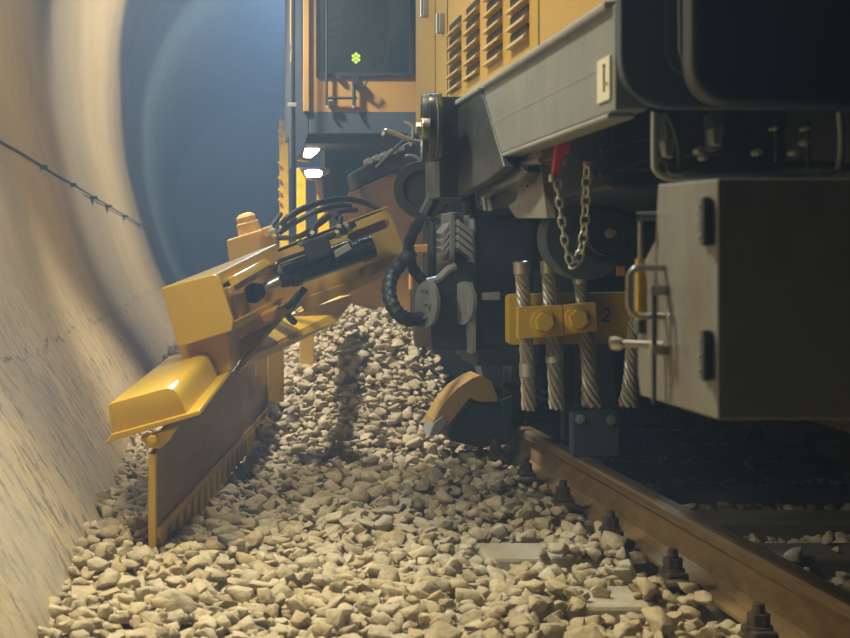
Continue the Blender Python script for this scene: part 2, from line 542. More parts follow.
def lining(prof, y0, y1, flip):
    """inner skin with a small step at each construction joint, and an outer skin 0.3 m behind"""
    ys = []
    y = y0
    while y < y1:
        ys.append(y); y += 0.75
    ys.append(y1)
    for j in JOINTS:
        if y0 < j < y1:
            ys += [j - 0.02, j, j + 0.001]
    ys = sorted(ys)
    bm = bmesh.new()
    n = len(prof)
    nrm = []
    for i in range(n):
        a = prof[max(i - 1, 0)]; b = prof[min(i + 1, n - 1)]
        t = V(b[0] - a[0], b[1] - a[1], 0).normalized()
        nrm.append((t.y, -t.x))                    # towards the tunnel's inside for the left half (rising profile)
    grid = []
    for y in ys:
        off = 0.0
        if y <= JOINTS[0]: off = 0.025
        elif y <= JOINTS[1]: off = 0.004
        elif y <= JOINTS[2]: off = 0.0
        if any(abs(y - (j - 0.02)) < 1e-6 for j in JOINTS): pass
        row = []
        for (x, z), (nx, nz) in zip(prof, nrm):
            row.append((x + nx * off, y, z + nz * off))
        grid.append(row)
    def mk(rows):
        vv = [[bm.verts.new((2 * TX - x, y, z) if flip else (x, y, z)) for x, y, z in r] for r in rows]
        for i in range(len(vv) - 1):
            for j in range(n - 1):
                bm.faces.new((vv[i][j], vv[i][j + 1], vv[i + 1][j + 1], vv[i + 1][j]))
        return vv
    A = mk(grid)
    outer = [[(x - nx * 0.3, y, z - nz * 0.3) for (x, z), (nx, nz) in zip(prof, nrm)] for y in (y0, y1)]
    B = mk(outer)
    # rims: close the two ends and the two long edges
    for row, o in ((A[0], B[0]), (A[-1], B[-1])):
        for j in range(n - 1):
            bm.faces.new((row[j], row[j + 1], o[j + 1], o[j]))
    for j in (0, n - 1):
        bm.faces.new([r[j] for r in A] + [B[-1][j], B[0][j]])
    bmesh.ops.recalc_face_normals(bm, faces=bm.faces)
    return bm


def structure(name, bm, m, smooth=True):
    me = bpy.data.meshes.new(name); bm.to_mesh(me); bm.free(); me.materials.append(m)
    o = bpy.data.objects.new(name, me); COL.objects.link(o)
    if smooth:
        me.shade_smooth()
        me.set_sharp_from_angle(angle=math.radians(28))
    WL[o.name] = V(0, 0, 0)
    return tag(o, kind='structure')


structure('wall_left', lining(PROF, -1.0, 48.0, False), M['wall'])
structure('wall_right', lining(PROF, -1.0, 48.0, True), M['wall'])
arch = [PROF[-1]] + ARCH
full = arch + [(2 * TX - x, z) for x, z in arch[-2::-1]]
structure('ceiling', lining(full, -1.0, 48.0, False), M['wall'])
b_ = MB().box(-2.2, 6.6, 48.0, 48.3, -0.6, 7.3); tag(b_.build('wall_back', M['wall']), kind='structure')


# ------------------------------------------------------------------ track bed
SLEEPERS = [3.05 + 0.57 * k for k in range(0, 26)]


def ss(t):
    t = min(1.0, max(0.0, t))
    return t * t * (3 - 2 * t)


def bed(x, y):
    """height of the ballast surface"""
    h = -0.025
    if x < 1.0:
        h = -0.025 + 0.035 * ss((1.0 - x) / 0.25)
    if x < 0.2:
        h += 0.02 * ss((0.2 - x) / 0.5)
    if x > 1.3:
        h = -0.04
    # little ridge pushed up in front of the wing
    h += 0.035 * math.exp(-((x + 0.22) / 0.20) ** 2 - ((y - 3.95) / 0.42) ** 2)
    h += -0.02 * math.exp(-((x - 0.12) / 0.22) ** 2 - ((y - 4.6) / 0.7) ** 2)
    # heap gathered between wing and machine
    rise = ss((y - 6.0) / 1.75)
    lat = 1.0 - ss((x - 1.10) / 0.50)
    lat *= 0.42 + 0.58 * ss((x - 0.28) / 0.55)
    if x < 0.25: lat *= max(0.0, 1 - (0.25 - x) * 1.1)
    h += 0.66 * rise * max(lat, 0)
    h += 0.02 * noise.noise(V(x * 3.1, y * 3.1, 0)) + 0.012 * noise.noise(V(x * 9, y * 9, 3))
    return h


def wall_x(z):
    for (x0, z0), (x1, z1) in zip(PROF, PROF[1:]):
        if z0 <= z <= z1:
            return x0 + (x1 - x0) * (z - z0) / (z1 - z0)
    return PROF[-1][0]


bm = bmesh.new()
xs = np.linspace(-0.95, 5.3, 84); ys = np.concatenate([np.linspace(-5, 2, 12), np.linspace(2.1, 12, 110), np.linspace(12.5, 48, 30)])
gv = [[bm.verts.new((x, y, bed(x, y) - 0.035)) for x in xs] for y in ys]
for i in range(len(ys) - 1):
    for j in range(len(xs) - 1):
        bm.faces.new((gv[i][j], gv[i][j + 1], gv[i + 1][j + 1], gv[i + 1][j]))
bot = [bm.verts.new(p) for p in ((-0.95, -5, -0.55), (5.3, -5, -0.55), (5.3, 48, -0.55), (-0.95, 48, -0.55))]
bm.faces.new(bot[::-1])
bm.faces.new(gv[0] + [bot[1], bot[0]]); bm.faces.new(gv[-1][::-1] + [bot[3], bot[2]])
bm.faces.new([r[0] for r in gv][::-1] + [bot[0], bot[3]]); bm.faces.new([r[-1] for r in gv] + [bot[2], bot[1]])
bmesh.ops.recalc_face_normals(bm, faces=bm.faces)
structure('floor', bm, M['dirt'])


# stone shapes
def stone_mesh(i, bevel=True):
    r = random.Random(100 + i)
    bm = bmesh.new()
    ax = (1.0, r.uniform(.68, .95), r.uniform(.5, .75))
    for k in range(16):
        v = V(r.gauss(0, 1), r.gauss(0, 1), r.gauss(0, 1)).normalized() * r.uniform(.78, 1.12)
        bm.verts.new((v.x * ax[0], v.y * ax[1], v.z * ax[2]))
    h = bmesh.ops.convex_hull(bm, input=bm.verts)
    junk = [g for g in h['geom_interior'] + h['geom_unused'] if isinstance(g, bmesh.types.BMVert)]
    bmesh.ops.delete(bm, geom=list(set(junk)), context='VERTS')
    bmesh.ops.dissolve_limit(bm, angle_limit=math.radians(16), verts=bm.verts, edges=bm.edges)
    if bevel:
        bmesh.ops.bevel(bm, geom=list(bm.edges), offset=0.055, segments=1, profile=0.6, affect='EDGES', clamp_overlap=True)
    bmesh.ops.recalc_face_normals(bm, faces=bm.faces)
    bmesh.ops.triangulate(bm, faces=bm.faces)
    me = bpy.data.meshes.new('ballast_stone')
    bm.to_mesh(me); bm.free()
    me.materials.append(M['stone'])
    me.shade_smooth()
    me.set_sharp_from_angle(angle=math.radians(40))
    return me


NV = 18
STONES = [stone_mesh(i) for i in range(NV)]
SV = []
for me in STONES:
    v = np.empty(len(me.vertices) * 3, np.float32); me.vertices.foreach_get('co', v)
    f = np.empty(len(me.polygons) * 3, np.int32)
    me.polygons.foreach_get('vertices', f)
    SV.append((v.reshape(-1, 3), f.reshape(-1, 3)))

places = []                                        # x, y, z, size, rotation, variant


def on_sleeper(x, y, pad=0.0):
    if not (0.875 - pad < x < 3.475 + pad): return False
    return any(abs(y - s) < 0.135 + pad for s in SLEEPERS)


def near_rail(x):
    return abs(x - 1.456) < 0.10 or abs(x - 2.894) < 0.10


def blade_x(y):
    return -0.20 + 0.157 * (y - 4.0)


def scatter(x0, x1, y0, y1, step, smin, smax, layer=0.0, keep=1.0):
    y = y0
    while y < y1:
        x = x0 + random.uniform(0, step)
        while x < x1:
            px, py = x + random.uniform(-.4, .4) * step, y + random.uniform(-.4, .4) * step
            x += step
            if random.random() > keep: continue
            s = smin + (smax - smin) * random.random() ** 2.0
            z = bed(px, py)
            if px < wall_x(z) + s * 0.7: continue
            if near_rail(px) and z < 0.12: continue
            if on_sleeper(px, py, s * 0.6):
                # only a few stray stones lie on the sleepers, more at their buried left ends
                if px < 1.36:
                    bare = (abs(py - 3.62) < .16 and 1.0 < px < 1.24) or (abs(py - 4.19) < .16 and .84 < px < 1.12)
                    if random.random() < (0.93 if bare else 0.12): continue
                    z = max(z, 0.0 + s * 0.45)
                else:
                    if random.random() > 0.03: continue
                    z = s * 0.45
            if 3.9 < py < 7.7 and abs(px - blade_x(py)) < s * 0.9 + 0.012: continue
            places.append((px, py, z + random.uniform(-.3, .25) * s + layer, s,
                           (random.uniform(-.5, .5), random.uniform(-.5, .5), random.uniform(0, 6.283)), random.randrange(NV)))
        y += step


scatter(-0.75, 1.36, 2.7, 5.0, 0.040, 0.016, 0.045)
scatter(-0.75, 1.36, 2.7, 5.0, 0.072, 0.028, 0.056, 0.016)
scatter(-0.90, 1.62, 5.0, 8.3, 0.048, 0.020, 0.050)
scatter(-0.30, 1.60, 5.0, 8.3, 0.085, 0.028, 0.056, 0.018)
scatter(-0.90, 0.45, 8.3, 13.0, 0.08, 0.03, 0.055)
scatter(1.52, 3.6, 2.6, 8.0, 0.058, 0.020, 0.045)
scatter(1.52, 3.6, 8.0, 13.0, 0.08, 0.025, 0.05)


def in_view(x, y, z, m=0):
    px, py = VX + x * F / y, VY - (z - CH) * F / y
    return -m < px < 850 + m and -m < py < 638 + m


cand = []
for i, p in enumerate(places):
    x, y, z, s = p[:4]
    if y < 5.0 and x < 1.36 and in_view(x, y, z) and not (x < blade_x(y) and y > 4.05):
        cand.append((z > bed(x, y) - 0.1 * s, s / y, i))
cand.sort(reverse=True)
single = set(i for _, _, i in cand[:296])
sv, sf, nv = [], [], 0
for i, (x, y, z, s, r, k) in enumerate(places):
    if i in single:
        o = bpy.data.objects.new('ballast_stone', STONES[k])
        COL.objects.link(o)
        o.location = (x, y, z); o.rotation_euler = r; o.scale = (s, s, s)
        tag(o, 'larger angular tan crushed stone lying loose in the foreground ballast', 'stone', 'large ballast stones in the foreground', 'thing')
        continue
    m3 = np.array(Euler(r).to_matrix(), np.float32) * s
    v, f = SV[k]
    sv.append(v @ m3.T + np.array((x, y, z), np.float32)); sf.append(f + nv); nv += len(v)
sv = np.concatenate(sv); sf = np.concatenate(sf)
me = bpy.data.meshes.new('ballast')
me.vertices.add(len(sv)); me.vertices.foreach_set('co', sv.ravel())
me.loops.add(len(sf) * 3); me.loops.foreach_set('vertex_index', sf.ravel())
me.polygons.add(len(sf)); me.polygons.foreach_set('loop_start', np.arange(len(sf), dtype=np.int32) * 3)
me.polygons.foreach_set('loop_total', np.full(len(sf), 3, np.int32))
me.update(calc_edges=True); me.validate()
me.materials.append(M['stone'])
me.shade_smooth(); me.set_sharp_from_angle(angle=math.radians(40))
o = bpy.data.objects.new('ballast', me); COL.objects.link(o)
tag(o, 'bed and heap of crushed tan ballast stones between tunnel wall and rails', 'ballast', kind='stuff')
print('stones', len(places), 'verts', nv)

# sleepers
def sleeper(y):
    mb = MB()
    prof = [V(0.875, y - .14, -.22), V(0.875, y + .14, -.22), V(0.875, y + .115, 0.0), V(0.875, y - .115, 0.0)]
    mb.prism(prof, (2.6, 0, 0))
    return mb


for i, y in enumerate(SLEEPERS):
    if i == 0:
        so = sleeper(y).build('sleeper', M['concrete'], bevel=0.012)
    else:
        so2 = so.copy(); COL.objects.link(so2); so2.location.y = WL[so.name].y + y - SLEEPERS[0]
for i, o in enumerate([q for q in bpy.data.objects if q.name.startswith('sleeper')]):
    d = o.location.y
    if d < 3.3: lab = 'concrete sleeper nearest the camera, under the rail in the bottom right corner'
    elif d < 3.8: lab = 'concrete sleeper carrying the rail fastening with two bolt heads in the foreground'
    elif d < 4.4: lab = 'concrete sleeper with the broad bare end slab among the stones, second from the front'
    else: lab = None
    tag(o, lab or 'dusty concrete sleeper in the dark under the machine behind the two bare-ended ones', 'sleeper', 'concrete sleepers under the machine')
    if lab: o['group'] = 'concrete sleepers in front'

# rails
HEAD = [(-.036, .150), (-.036, .166), (-.030, .175), (-.018, .179), (.018, .179), (.030, .175), (.036, .166), (.036, .150)]
RP = [(-.075, .0), (-.075, .011), (-.03, .022), (-.0085, .040), (-.0085, .128), (-.034, .140), (-.036, .150)]
RP = RP + [(-x, z) for x, z in RP[::-1]]


def rail(cx, label):
    t = thing('rail', label, 'rail', V(cx, 1.0, 0.003), 'rails of the track')
    MB().prism([V(cx + x, 1.0, .003 + z) for x, z in RP], (0, 30, 0)).build('rail_body', M['rust'], t, smooth=False)
    h = MB().prism([V(cx + x, 1.0, .003 + z) for x, z in HEAD], (0, 30, 0)).build('rail_head', M['railtop'], t)
    h['label'] = 'worn shiny rail head'
    return t


rail(1.456, 'rusty brown rail running diagonally from the lower right corner under the machine')
rail(2.894, 'rail on the far right in the dark beyond the grey box')


# rail fastenings
def fastening(x, y):
    t = thing('rail_fastening', 'x', 'rail fastening', V(x, y, 0.0), 'rail fastenings on the sleepers')
    MB().box(x - .085, x + .078, y - .075, y + .075, 0.0, 0.016).build('base_plate', M['fastener_rust'], t, bevel=.004)
    for sx, sy in ((-.062, .03), (-.045, -.045)):
        s = MB().cyl(V(x + sx, y + sy, .016), V(x + sx, y + sy, .022), .021, n=16)
        s.cyl(V(x + sx, y + sy, .022), V(x + sx, y + sy, .048), .014, .012, n=8)
        s.build('coach_screw', M['fastener_rust'], t, smooth=True)
    c = MB().tube(spline([V(x + .076, y - .055, .03), V(x + .03, y - .06, .045), V(x - .005, y - .03, .04), V(x + .03, y, .055), V(x - .005, y + .03, .04), V(x + .03, y + .06, .045), V(x + .076, y + .055, .03)], 6), .0145, 10)
    c.build('spring_clip', M['fastener'], t, smooth=True)
    c = MB().obox(V(x + .022, y, .042), (.062, .085, .06)); c.build('clip_block', M['fastener'], t, bevel=.008)
    n = MB().cyl(V(x + .02, y, .068), V(x + .02, y, .078), .033, n=18)
    n.hexa(V(x + .02, y, .078), V(x + .02, y, .108), .027); n.cyl(V(x + .02, y, .108), V(x + .02, y, .132), .016, .013, n=12)
    n.build('bolt', M['fastener'], t, bevel=.002)
    return t


f0 = None
FX = 1.288
for i, y in enumerate(SLEEPERS[:15]):
    for side in (0, 1):
        if side == 1 and i < 4: continue
        if f0 is None: o = f0 = fastening(FX, y)
        else: o = copy_tree(f0)
        o.location = (FX if side == 0 else 2.743, y, 0.0)
        if side == 1:
            o['label'] = 'dark rail fastening on the inner side of the far right rail'; o['group'] = 'fastenings of the right rail'
        elif y < 3.3: o['label'] = 'dark rail fastening closest to the camera at the bottom edge'
        elif y < 3.8: o['label'] = 'dark rail fastening with two light bolt heads beside a bare sleeper end'
        elif y < 4.4: o['label'] = 'black rail fastening at the right end of the broad bare sleeper slab'
        elif y < 5.0: o['label'] = 'dim rail fastening just in front of the shaded rail, fourth from the camera'
        else: o['label'] = 'rail fastening lost in the shade under the wire ropes'; o['group'] = 'shaded fastenings of the left rail'

exec_parts = []
# ------------------------------------------------------------------ the track machine
tm = thing('track_machine', 'large yellow and grey ballast machine standing on the rails on the right', 'rail vehicle', V(TX, 4.0, 0.182))
SX = 0.72                                           # plane of the machine's left flank

# hood with louvres
hood = MB().box(SX + .012, 3.6, 2.29, 4.62, 1.42, 3.3).build('hood', M['hood_yellow'], tm, bevel=.015)
hood['label'] = 'yellow engine hood with louvres'
lm_cache = None
for cidx, yc in enumerate((3.845, 3.585, 3.31, 3.04)):
    for r in range(5):
        zc = 1.490 + 0.0435 * r
        if lm_cache is None:
            # scoop: open on top, bulging outwards below the slot
            mb = MB()
            P = [V(SX + .012, yc - .09, zc - .019), V(SX - .003, yc - .09, zc - .019), V(SX - .003, yc - .09, zc - .016), V(SX + .003, yc - .09, zc - .008), V(SX + .010, yc - .09, zc - .002), V(SX + .012, yc - .09, zc - .002)]
            mb.prism(P, (0, .18, 0))
            lv = mb.build('louvre', M['hood_yellow'], hood)
            sl = MB().box(SX + .009, SX + .013, yc - .088, yc + .088, zc - .012, zc + .017).build('louvre_slot', M['ink'], hood)
            lv['label'] = 'pressed louvre scoop'; sl['label'] = 'dark louvre opening'
            lm_cache = (lv, sl, yc, zc)
        else:
            for q in lm_cache[:2]:
                c = q.copy(); COL.objects.link(c)
                c.location = q.location + V(0, yc - lm_cache[2], zc - lm_cache[3])
for y, z in ((4.36, 1.822), (4.05, 1.71), (3.66, 1.80)):
    h = MB().box(SX - .004, SX + .012, y - .02, y + .02, z - .03, z + .03)
    h.cyl(V(SX - .008, y, z - .032), V(SX - .008, y, z + .032), .006, n=10)
    h.build('hood_hinge', M['light_grey'], hood, bevel=.002)
# panel seams of the hood
for y in (3.98, 4.20, 2.86):
    MB().box(SX + .0105, SX + .0135, y - .003, y + .003, 1.43, 2.6).build('panel_seam', M['black'], hood)

# frame side
fr = MB().prism([V(SX, 2.28, 1.222), V(SX, 4.3, 1.222), V(SX, 4.3, 1.414), V(SX, 2.28, 1.414)], (.06, 0, 0))
fr = fr.build('side_frame', M['frame_grey'], tm, bevel=.004)
fr['label'] = 'scuffed grey side frame plate'
MB().box(SX - .014, SX + .03, 2.30, 4.3, 1.408, 1.424).build('top_rail', M['light_grey'], fr, bevel=.005)
MB().box(SX - .002, SX + .05, 2.32, 3.3, 1.212, 1.222).build('bottom_flange', M['light_grey'], fr, bevel=.004)
MB().box(SX - .0008, SX, 2.40, 3.6, 1.308, 1.310).build('weld_seam', M['light_grey'], fr)
pl = MB().box(SX - .004, SX, 2.30, 2.375, 1.245, 1.325).build('label_plate', M['plate'], fr, bevel=.001)
lk = MB().box(SX - .0055, SX - .004, 2.327, 2.333, 1.262, 1.312)
lk.box(SX - .0055, SX - .004, 2.324, 2.336, 1.309, 1.313); lk.box(SX - .0055, SX - .004, 2.313, 2.317, 1.272, 1.278)
lk.build('printed_mark', M['ink'], fr)

# end bulkhead with rounded lower corner
pts = [V(SX, 2.28, 3.3), V(SX, 2.28, 1.222), V(3.63, 2.28, 1.222), V(3.63, 2.28, 3.3)]
bk = MB().prism(rounded(pts, [0, .10, .10, 0], 8), (0, -.03, 0)).build('end_bulkhead', M['bulkhead'], tm, bevel=.006)
pts = [V(.795, 2.25, 3.3), V(.795, 2.25, 1.275), V(3.5, 2.25, 1.275), V(3.5, 2.25, 3.3)]
MB().prism(rounded(pts, [0, .06, .06, 0], 6), (0, -.012, 0)).build('bulkhead_panel', M['bulkhead'], bk, bevel=.004)
c = MB().cyl(V(.795 + .03, 2.238, 1.33), V(.795 + .03, 2.23, 1.33), .022, n=20); c.build('cover_cap', M['black'], bk, bevel=.002)
pts = [V(.750, 2.238, 3.3), V(.750, 2.238, 1.205), V(3.3, 2.238, 1.205), V(3.3, 2.238, 3.3)]
pts[0] = V(.815, 2.238, 3.3)
ps = [V(.84, 2.238, 3.3), V(.84, 2.238, 1.235), V(3.3, 2.238, 1.235), V(3.3, 2.238, 3.3)]
tk = MB().prism(rounded([W(692, -400, 2.0), W(692, 105, 2.0), W(1300, 105, 2.0), W(1300, -400, 2.0)], [0, .075, .075, 0], 12), (0, .05, 0))
tk = tk.build('end_tank', M['tank'], tm, bevel=.012, seg=3)
MB().box(.87, 2.3, 2.05, 2.238, 1.235, 3.1).build('tank_body', M['tank'], tk, bevel=.02)
MB().tube(spline([W(681, -200, 2.06), W(681, 20, 2.06), W(684, 60, 2.06), W(699, 84, 2.06), W(722, 98, 2.06), W(800, 104, 2.03), W(900, 105, 2.03)], 6), .005, 8).build('tank_rim', M['bulkhead'], tk, smooth=True)

# step loop hanging from the bulkhead
zz = 2.22
lp = [W(655, 112, zz), W(655, 160, zz), W(657, 171, zz), W(667, 177, zz), W(690, 178, zz), W(800, 177, zz), W(832, 174, zz), W(840, 165, zz), W(842, 140, zz), W(840, 112, zz)]
MB().tube(spline(lp, 5), .0068, 10).build('step_loop', M['light_grey'], tm, smooth=True)
lp = [W(667, 112, 2.40), W(678, 140, 2.4), W(679, 168, 2.4), W(671, 172, 2.4), W(666, 160, 2.4)]
MB().tube(spline(lp, 5), .005, 8).build('inner_bracket', M['black'], tm, smooth=True)

# dark underframe that carries everything below the flank
MB().box(1.30, 3.2, 5.55, 9.2, 0.70, 1.215).build('underframe', M['black'], tm, bevel=.01)
MB().box(1.42, 3.5, 4.62, 7.35, 1.20, 2.7).build('engine_block', M['black'], tm, bevel=.01)
MB().box(.97, 3.5, 3.12, 4.6, 1.13, 1.42).build('floor_beam', M['black'], tm, bevel=.01)
MB().box(1.30, 3.2, 2.6, 2.9, 0.95, 1.42).build('cross_beam', M['black'], tm, bevel=.01)
MB().box(1.22, 3.2, 7.4, 8.8, 0.20, 0.8).build('brake_beam', M['black'], tm, bevel=.01)

# wheel on the left rail and on the right one
for cx, s in ((1.456, 1), (2.894, -1)):
    wh = MB().tube_axis(V(cx - s * .065, 6.3, .185 + .42), V(s, 0, 0), [(0, .18), (0, .40), (.02, .42), (.105, .425), (.108, .45), (.135, .45), (.135, .2), (.05, .12)], 40)
    wh.build('wheel', M['black'], tm, smooth=True, angle=30)
MB().cyl(V(1.0, 6.3, .605), V(3.35, 6.3, .605), .075).build('axle', M['black'], tm, smooth=True)

# pipes and fittings seen in the gap above the step loop
def px_tube(name, pts, z, rpx, m, parent, n=8, sp=True):
    P = [W(p[0], p[1], p[2] if len(p) > 2 else z) for p in pts]
    return MB().tube(spline(P, 6) if sp else P, rpx * z / F, n).build(name, m, parent, smooth=True)


px_tube('pipe', [(600, 175), (625, 165), (660, 155), (720, 152)], 2.75, 3.5, M['black'], tm)
px_tube('pipe', [(592, 175), (622, 168), (650, 168)], 2.82, 3.0, M['black'], tm)
px_tube('pipe', [(600, 150), (640, 138), (690, 132)], 2.75, 3.0, M['black'], tm)
for a in ([(672, 112), (664, 112), (668, 150), (676, 150)], [(712, 112), (724, 112), (722, 150), (714, 150)]):
    MB().prism([W(x, y, 2.6) for x, y in a], (0, .05, 0)).build('bracket', M['bulkhead'], tm, bevel=.003)
for x0, y0 in ((664, 140), (712, 128)):
    MB().prism([W(x0, y0, 2.45), W(x0 + 13, y0 - 3, 2.45), W(x0 + 10, y0 + 18, 2.45), W(x0 + 2, y0 + 16, 2.45)], (0, .03, 0)).build('gusset', M['frame_grey'], tm, bevel=.002)
for x0, y0, r in ((702, 150, 5), (706, 157, 4), (660, 160, 3), (760, 152, 4), (797, 152, 4), (777, 128, 2.5), (808, 128, 3), (808, 142, 4)):
    p = W(x0, y0, 2.5)
    MB().hexa(p, p + V(0, .03, 0), r * 2.2 / F).build('pipe_union', M['light_grey'], tm, bevel=.001)
px_tube('pipe', [(808, 120), (808, 170)], 2.55, 2.5, M['black'], tm, sp=False)
px_tube('pipe', [(777, 118), (777, 175)], 2.6, 3, M['black'], tm, sp=False)
px_tube('pipe', [(670, 168), (740, 172), (800, 165), (850, 168)], 2.58, 5, M['black'], tm)

# motor with round end cover
p = W(611, 233, 4.0)
mo = MB().tube_axis(p + V(0, .02, 0), V(0, 1, 0), [(0, .04), (0, .068), (.010, .073), (.03, .073), (.03, .092), (.045, .096), (.3, .096), (.3, .0)], 40).build('motor', M['black'], tm, smooth=True)
MB().tube_axis(p + V(-.045, .09, -.01), V(0, 1, 0), [(0, .06), (0, .135), (.02, .14), (.10, .14), (.1, .0)], 40).build('motor_drum', M['bulkhead'], mo, smooth=True)
c = MB().cyl(p + V(0, .02, 0), p + V(0, .005, 0), .016, n=18); c.hexa(p + V(0, .005, 0), p + V(0, -.018, 0), .013)
c = c.build('hub_nut', M['light_grey'], mo, bevel=.001); c['label'] = 'pale hex nut in the centre'
MB().tube([p + V(.069 * math.cos(a), .018, .069 * math.sin(a)) for a in np.linspace(0, 6.283, 40)[:-1]], .004, 6, closed=True).build('cover_rim', M['black_gloss'], mo, smooth=True)
MB().box(p.x - .05, p.x + .05, 4.1, 4.6, 1.1, 1.25).build('motor_mount', M['black'], mo)
for x0, y0, x1, y1 in ((617, 266, 625, 276), (636, 263, 640, 274)):
    MB().prism([W(x0, y0, 4.05), W(x1, y0, 4.05), W(x1, y1, 4.05), W(x0, y1, 4.05)], (0, .01, 0)).build('orange_reflector', M['orange'], tm, bevel=.001)

# dark vertical hanger and pale bracket under the flank
MB().box(1.245, 1.285, 4.83, 4.87, .72, 1.32).build('hanger', M['black_gloss'], tm, bevel=.003)
MB().box(1.288, 1.31, 4.85, 4.89, .72, 1.32).build('hanger', M['black'], tm, bevel=.003)
MB().box(1.36, 1.47, 5.02, 5.1, .62, 1.2).build('hanger_post', M['black'], tm, bevel=.005)
XB = .775
MB().prism([WX(x, y, XB) for x, y in ((478, 167), (541, 141), (541, 160), (526, 163), (508, 169), (480, 181))], (.03, 0, 0)).build('sole_bar', M['light_grey'], tm, bevel=.003)
pb = MB().holed([WX(x, y, XB + .01) for x, y in ((541, 165), (547, 218), (516, 218), (508, 206), (516, 200), (520, 181), (526, 172))], [[WX(527 + 1.6 * math.cos(a), 184 + 4 * math.sin(a), XB + .01) for a in np.linspace(0, 6.283, 11)[:-1]]], (.02, 0, 0))
pb = pb.build('pale_bracket', M['box_grey'], tm)
pb['label'] = 'pale grey bracket plate with a bolt hole'
MB().tube([WX(518, 166, XB - .01), WX(542, 160, XB - .01)], .009, 10).build('bracket_pin', M['steel'], tm, smooth=True)
MB().prism([WX(x, y, XB - .03) for x, y in ((476, 181), (521, 165), (525, 172), (518, 183), (482, 197), (476, 197))], (.05, 0, 0)).build('shock_tube', M['black_gloss'], tm, bevel=.006)
px_tube('strut', [(474, 158), (480, 172), (486, 210)], 3.55, 2.2, M['light_grey'], tm)
px_tube('strut', [(486, 188), (492, 210)], 3.6, 3.5, M['frame_grey'], tm, sp=False)
MB().prism([W(x, y, 4.4) for x, y in ((486, 165), (500, 165), (500, 204), (486, 204))], (0, .1, 0)).build('back_plate', M['black'], tm)

# winch housing against the flank: dark hood box with round cheeks
hb = MB().prism([V(SX - .006, 3.97, 1.43), V(SX - .006, 3.42, 1.428), V(SX - .006, 3.13, 1.185), V(SX - .006, 3.30, 1.165), V(SX - .006, 3.97, 1.13)], (.03, 0, 0))
hb.box(SX - .06, SX + .02, 3.72, 3.97, 1.14, 1.435)
wc = hb.build('winch_housing', M['black'], tm, bevel=.003)
for (cx, cy), z0, r, th, nm, mm in (((441, 127), 3.60, .098, .035, 'winch_cheek', 'black_gloss'), ((432, 128), 3.72, .10, .03, 'winch_cheek', 'black')):
    p = W(cx, cy, z0)
    MB().tube_axis(p, V(-1, .12, 0), [(0, r * .97), (th * .3, r), (th, r), (th, r * .72), (th * .7, r * .68), (th * .7, 0)], 36).build(nm, M[mm], wc, smooth=True)
p = W(438, 128, 3.58)
c = MB().cyl(p + V(-.02, .02, 0), p + V(-.045, .02, 0), .03, n=20).hexa(p + V(-.045, .02, 0), p + V(-.06, .02, 0), .018); c.build('cheek_hub', M['steel'], wc, bevel=.002)
MB().tube([p + V(-.012, math.cos(a) * .075, math.sin(a) * .092) for a in np.linspace(0, 6.283, 36)[:-1]], .003, 6, closed=True).build('cheek_rim', M['bulkhead'], wc, smooth=True)
px_tube('edge_highlight', [(478, 88.5), (496, 88), (520, 91)], 3.35, 1.3, M['light_grey'], wc)  # pale tube that imitates the highlight along the housing's top edge
# roller in front of it
p = W(423, 190, 4.2)
MB().tube_axis(p, V(-.25, -1, 0), [(0, .085), (.0, .092), (.02, .094), (.05, .090), (.05, .06), (.04, .055), (.04, 0)], 36).build('roller', M['rubber'], tm, smooth=True)
MB().cyl(p, p + V(.1, .3, 0), .03).build('roller_axle', M['black'], tm, smooth=True)
# structure below the winch
MB().prism([W(x, y, 5.45) for x, y in ((428, 165), (520, 165), (520, 300), (452, 300), (446, 215), (424, 205))], (0, .3, 0)).build('support_bracket', M['black'], tm, bevel=.01)
px_tube('support_strut', [(446, 150), (444, 175), (425, 215)], 3.9, 7, M['black'], tm)
px_tube('drop_pipe', [(470, 165), (468, 190), (470, 215)], 3.9, 7, M['black_gloss'], tm)
px_tube('pull_lever', [(383, 136), (387, 131), (405, 138), (413, 141), (424, 143)], 4.35, 2.6, M['steel'], tm)
px_tube('pull_lever', [(404, 122), (413, 128), (411, 146)], 4.35, 1.8, M['light_grey'], tm)
px_tube('pull_lever', [(405, 156), (414, 156), (426, 164)], 4.35, 1.5, M['light_grey'], tm)
px_tube('guard_pipe', [(376, 168), (398, 146), (414, 132)], 4.8, 2.0, M['bulkhead'], tm)
MB().prism([W(x, y, 5.4) for x, y in ((352, 172), (400, 146), (414, 140), (418, 172), (390, 174), (356, 190))], (0, .25, 0)).build('valve_bank', M['black'], tm, bevel=.01)
for i in range(5):
    p = W(366 + i * 8, 163 - i * 3.2, 5.38)
    MB().cyl(p, p + V(.012, -.03, .008), .014, n=12).build('valve_spool', M['light_grey'], tm, smooth=True)

# axle box with chevron springs
zA = 5.0
ab = MB().prism(rounded([W(x, y, zA) for x, y in ((474, 214), (528, 209), (533, 216), (533, 292), (520, 296), (476, 296))], .012, 3), (0, .35, 0)).build('axle_box', M['black'], tm, bevel=.008)
MB().cyl(W(478, 212, zA - .03), W(534, 211, zA - .03), .022, n=18).build('top_bar', M['black_gloss'], ab, smooth=True)
for x0 in (474, 529):
    p = W(x0, 211, zA - .045); MB().tube_axis(p + V(-.018, 0, 0), V(1, 0, 0), [(0, .02), (0, .03), (.036, .03), (.036, .02)], 20).build('bar_collar', M['black_gloss'], ab, smooth=True)
MB().prism([W(x, y, zA + .02) for x, y in ((450, 212), (455, 212), (455, 262), (450, 262))], (0, .2, 0)).build('horn_guide', M['frame_grey'], ab, bevel=.004)
MB().prism([W(x, y, zA - .01) for x, y in ((472, 214), (476, 214), (476, 290), (472, 290))], (0, .2, 0)).build('horn_guide', M['light_grey'], ab, bevel=.004)
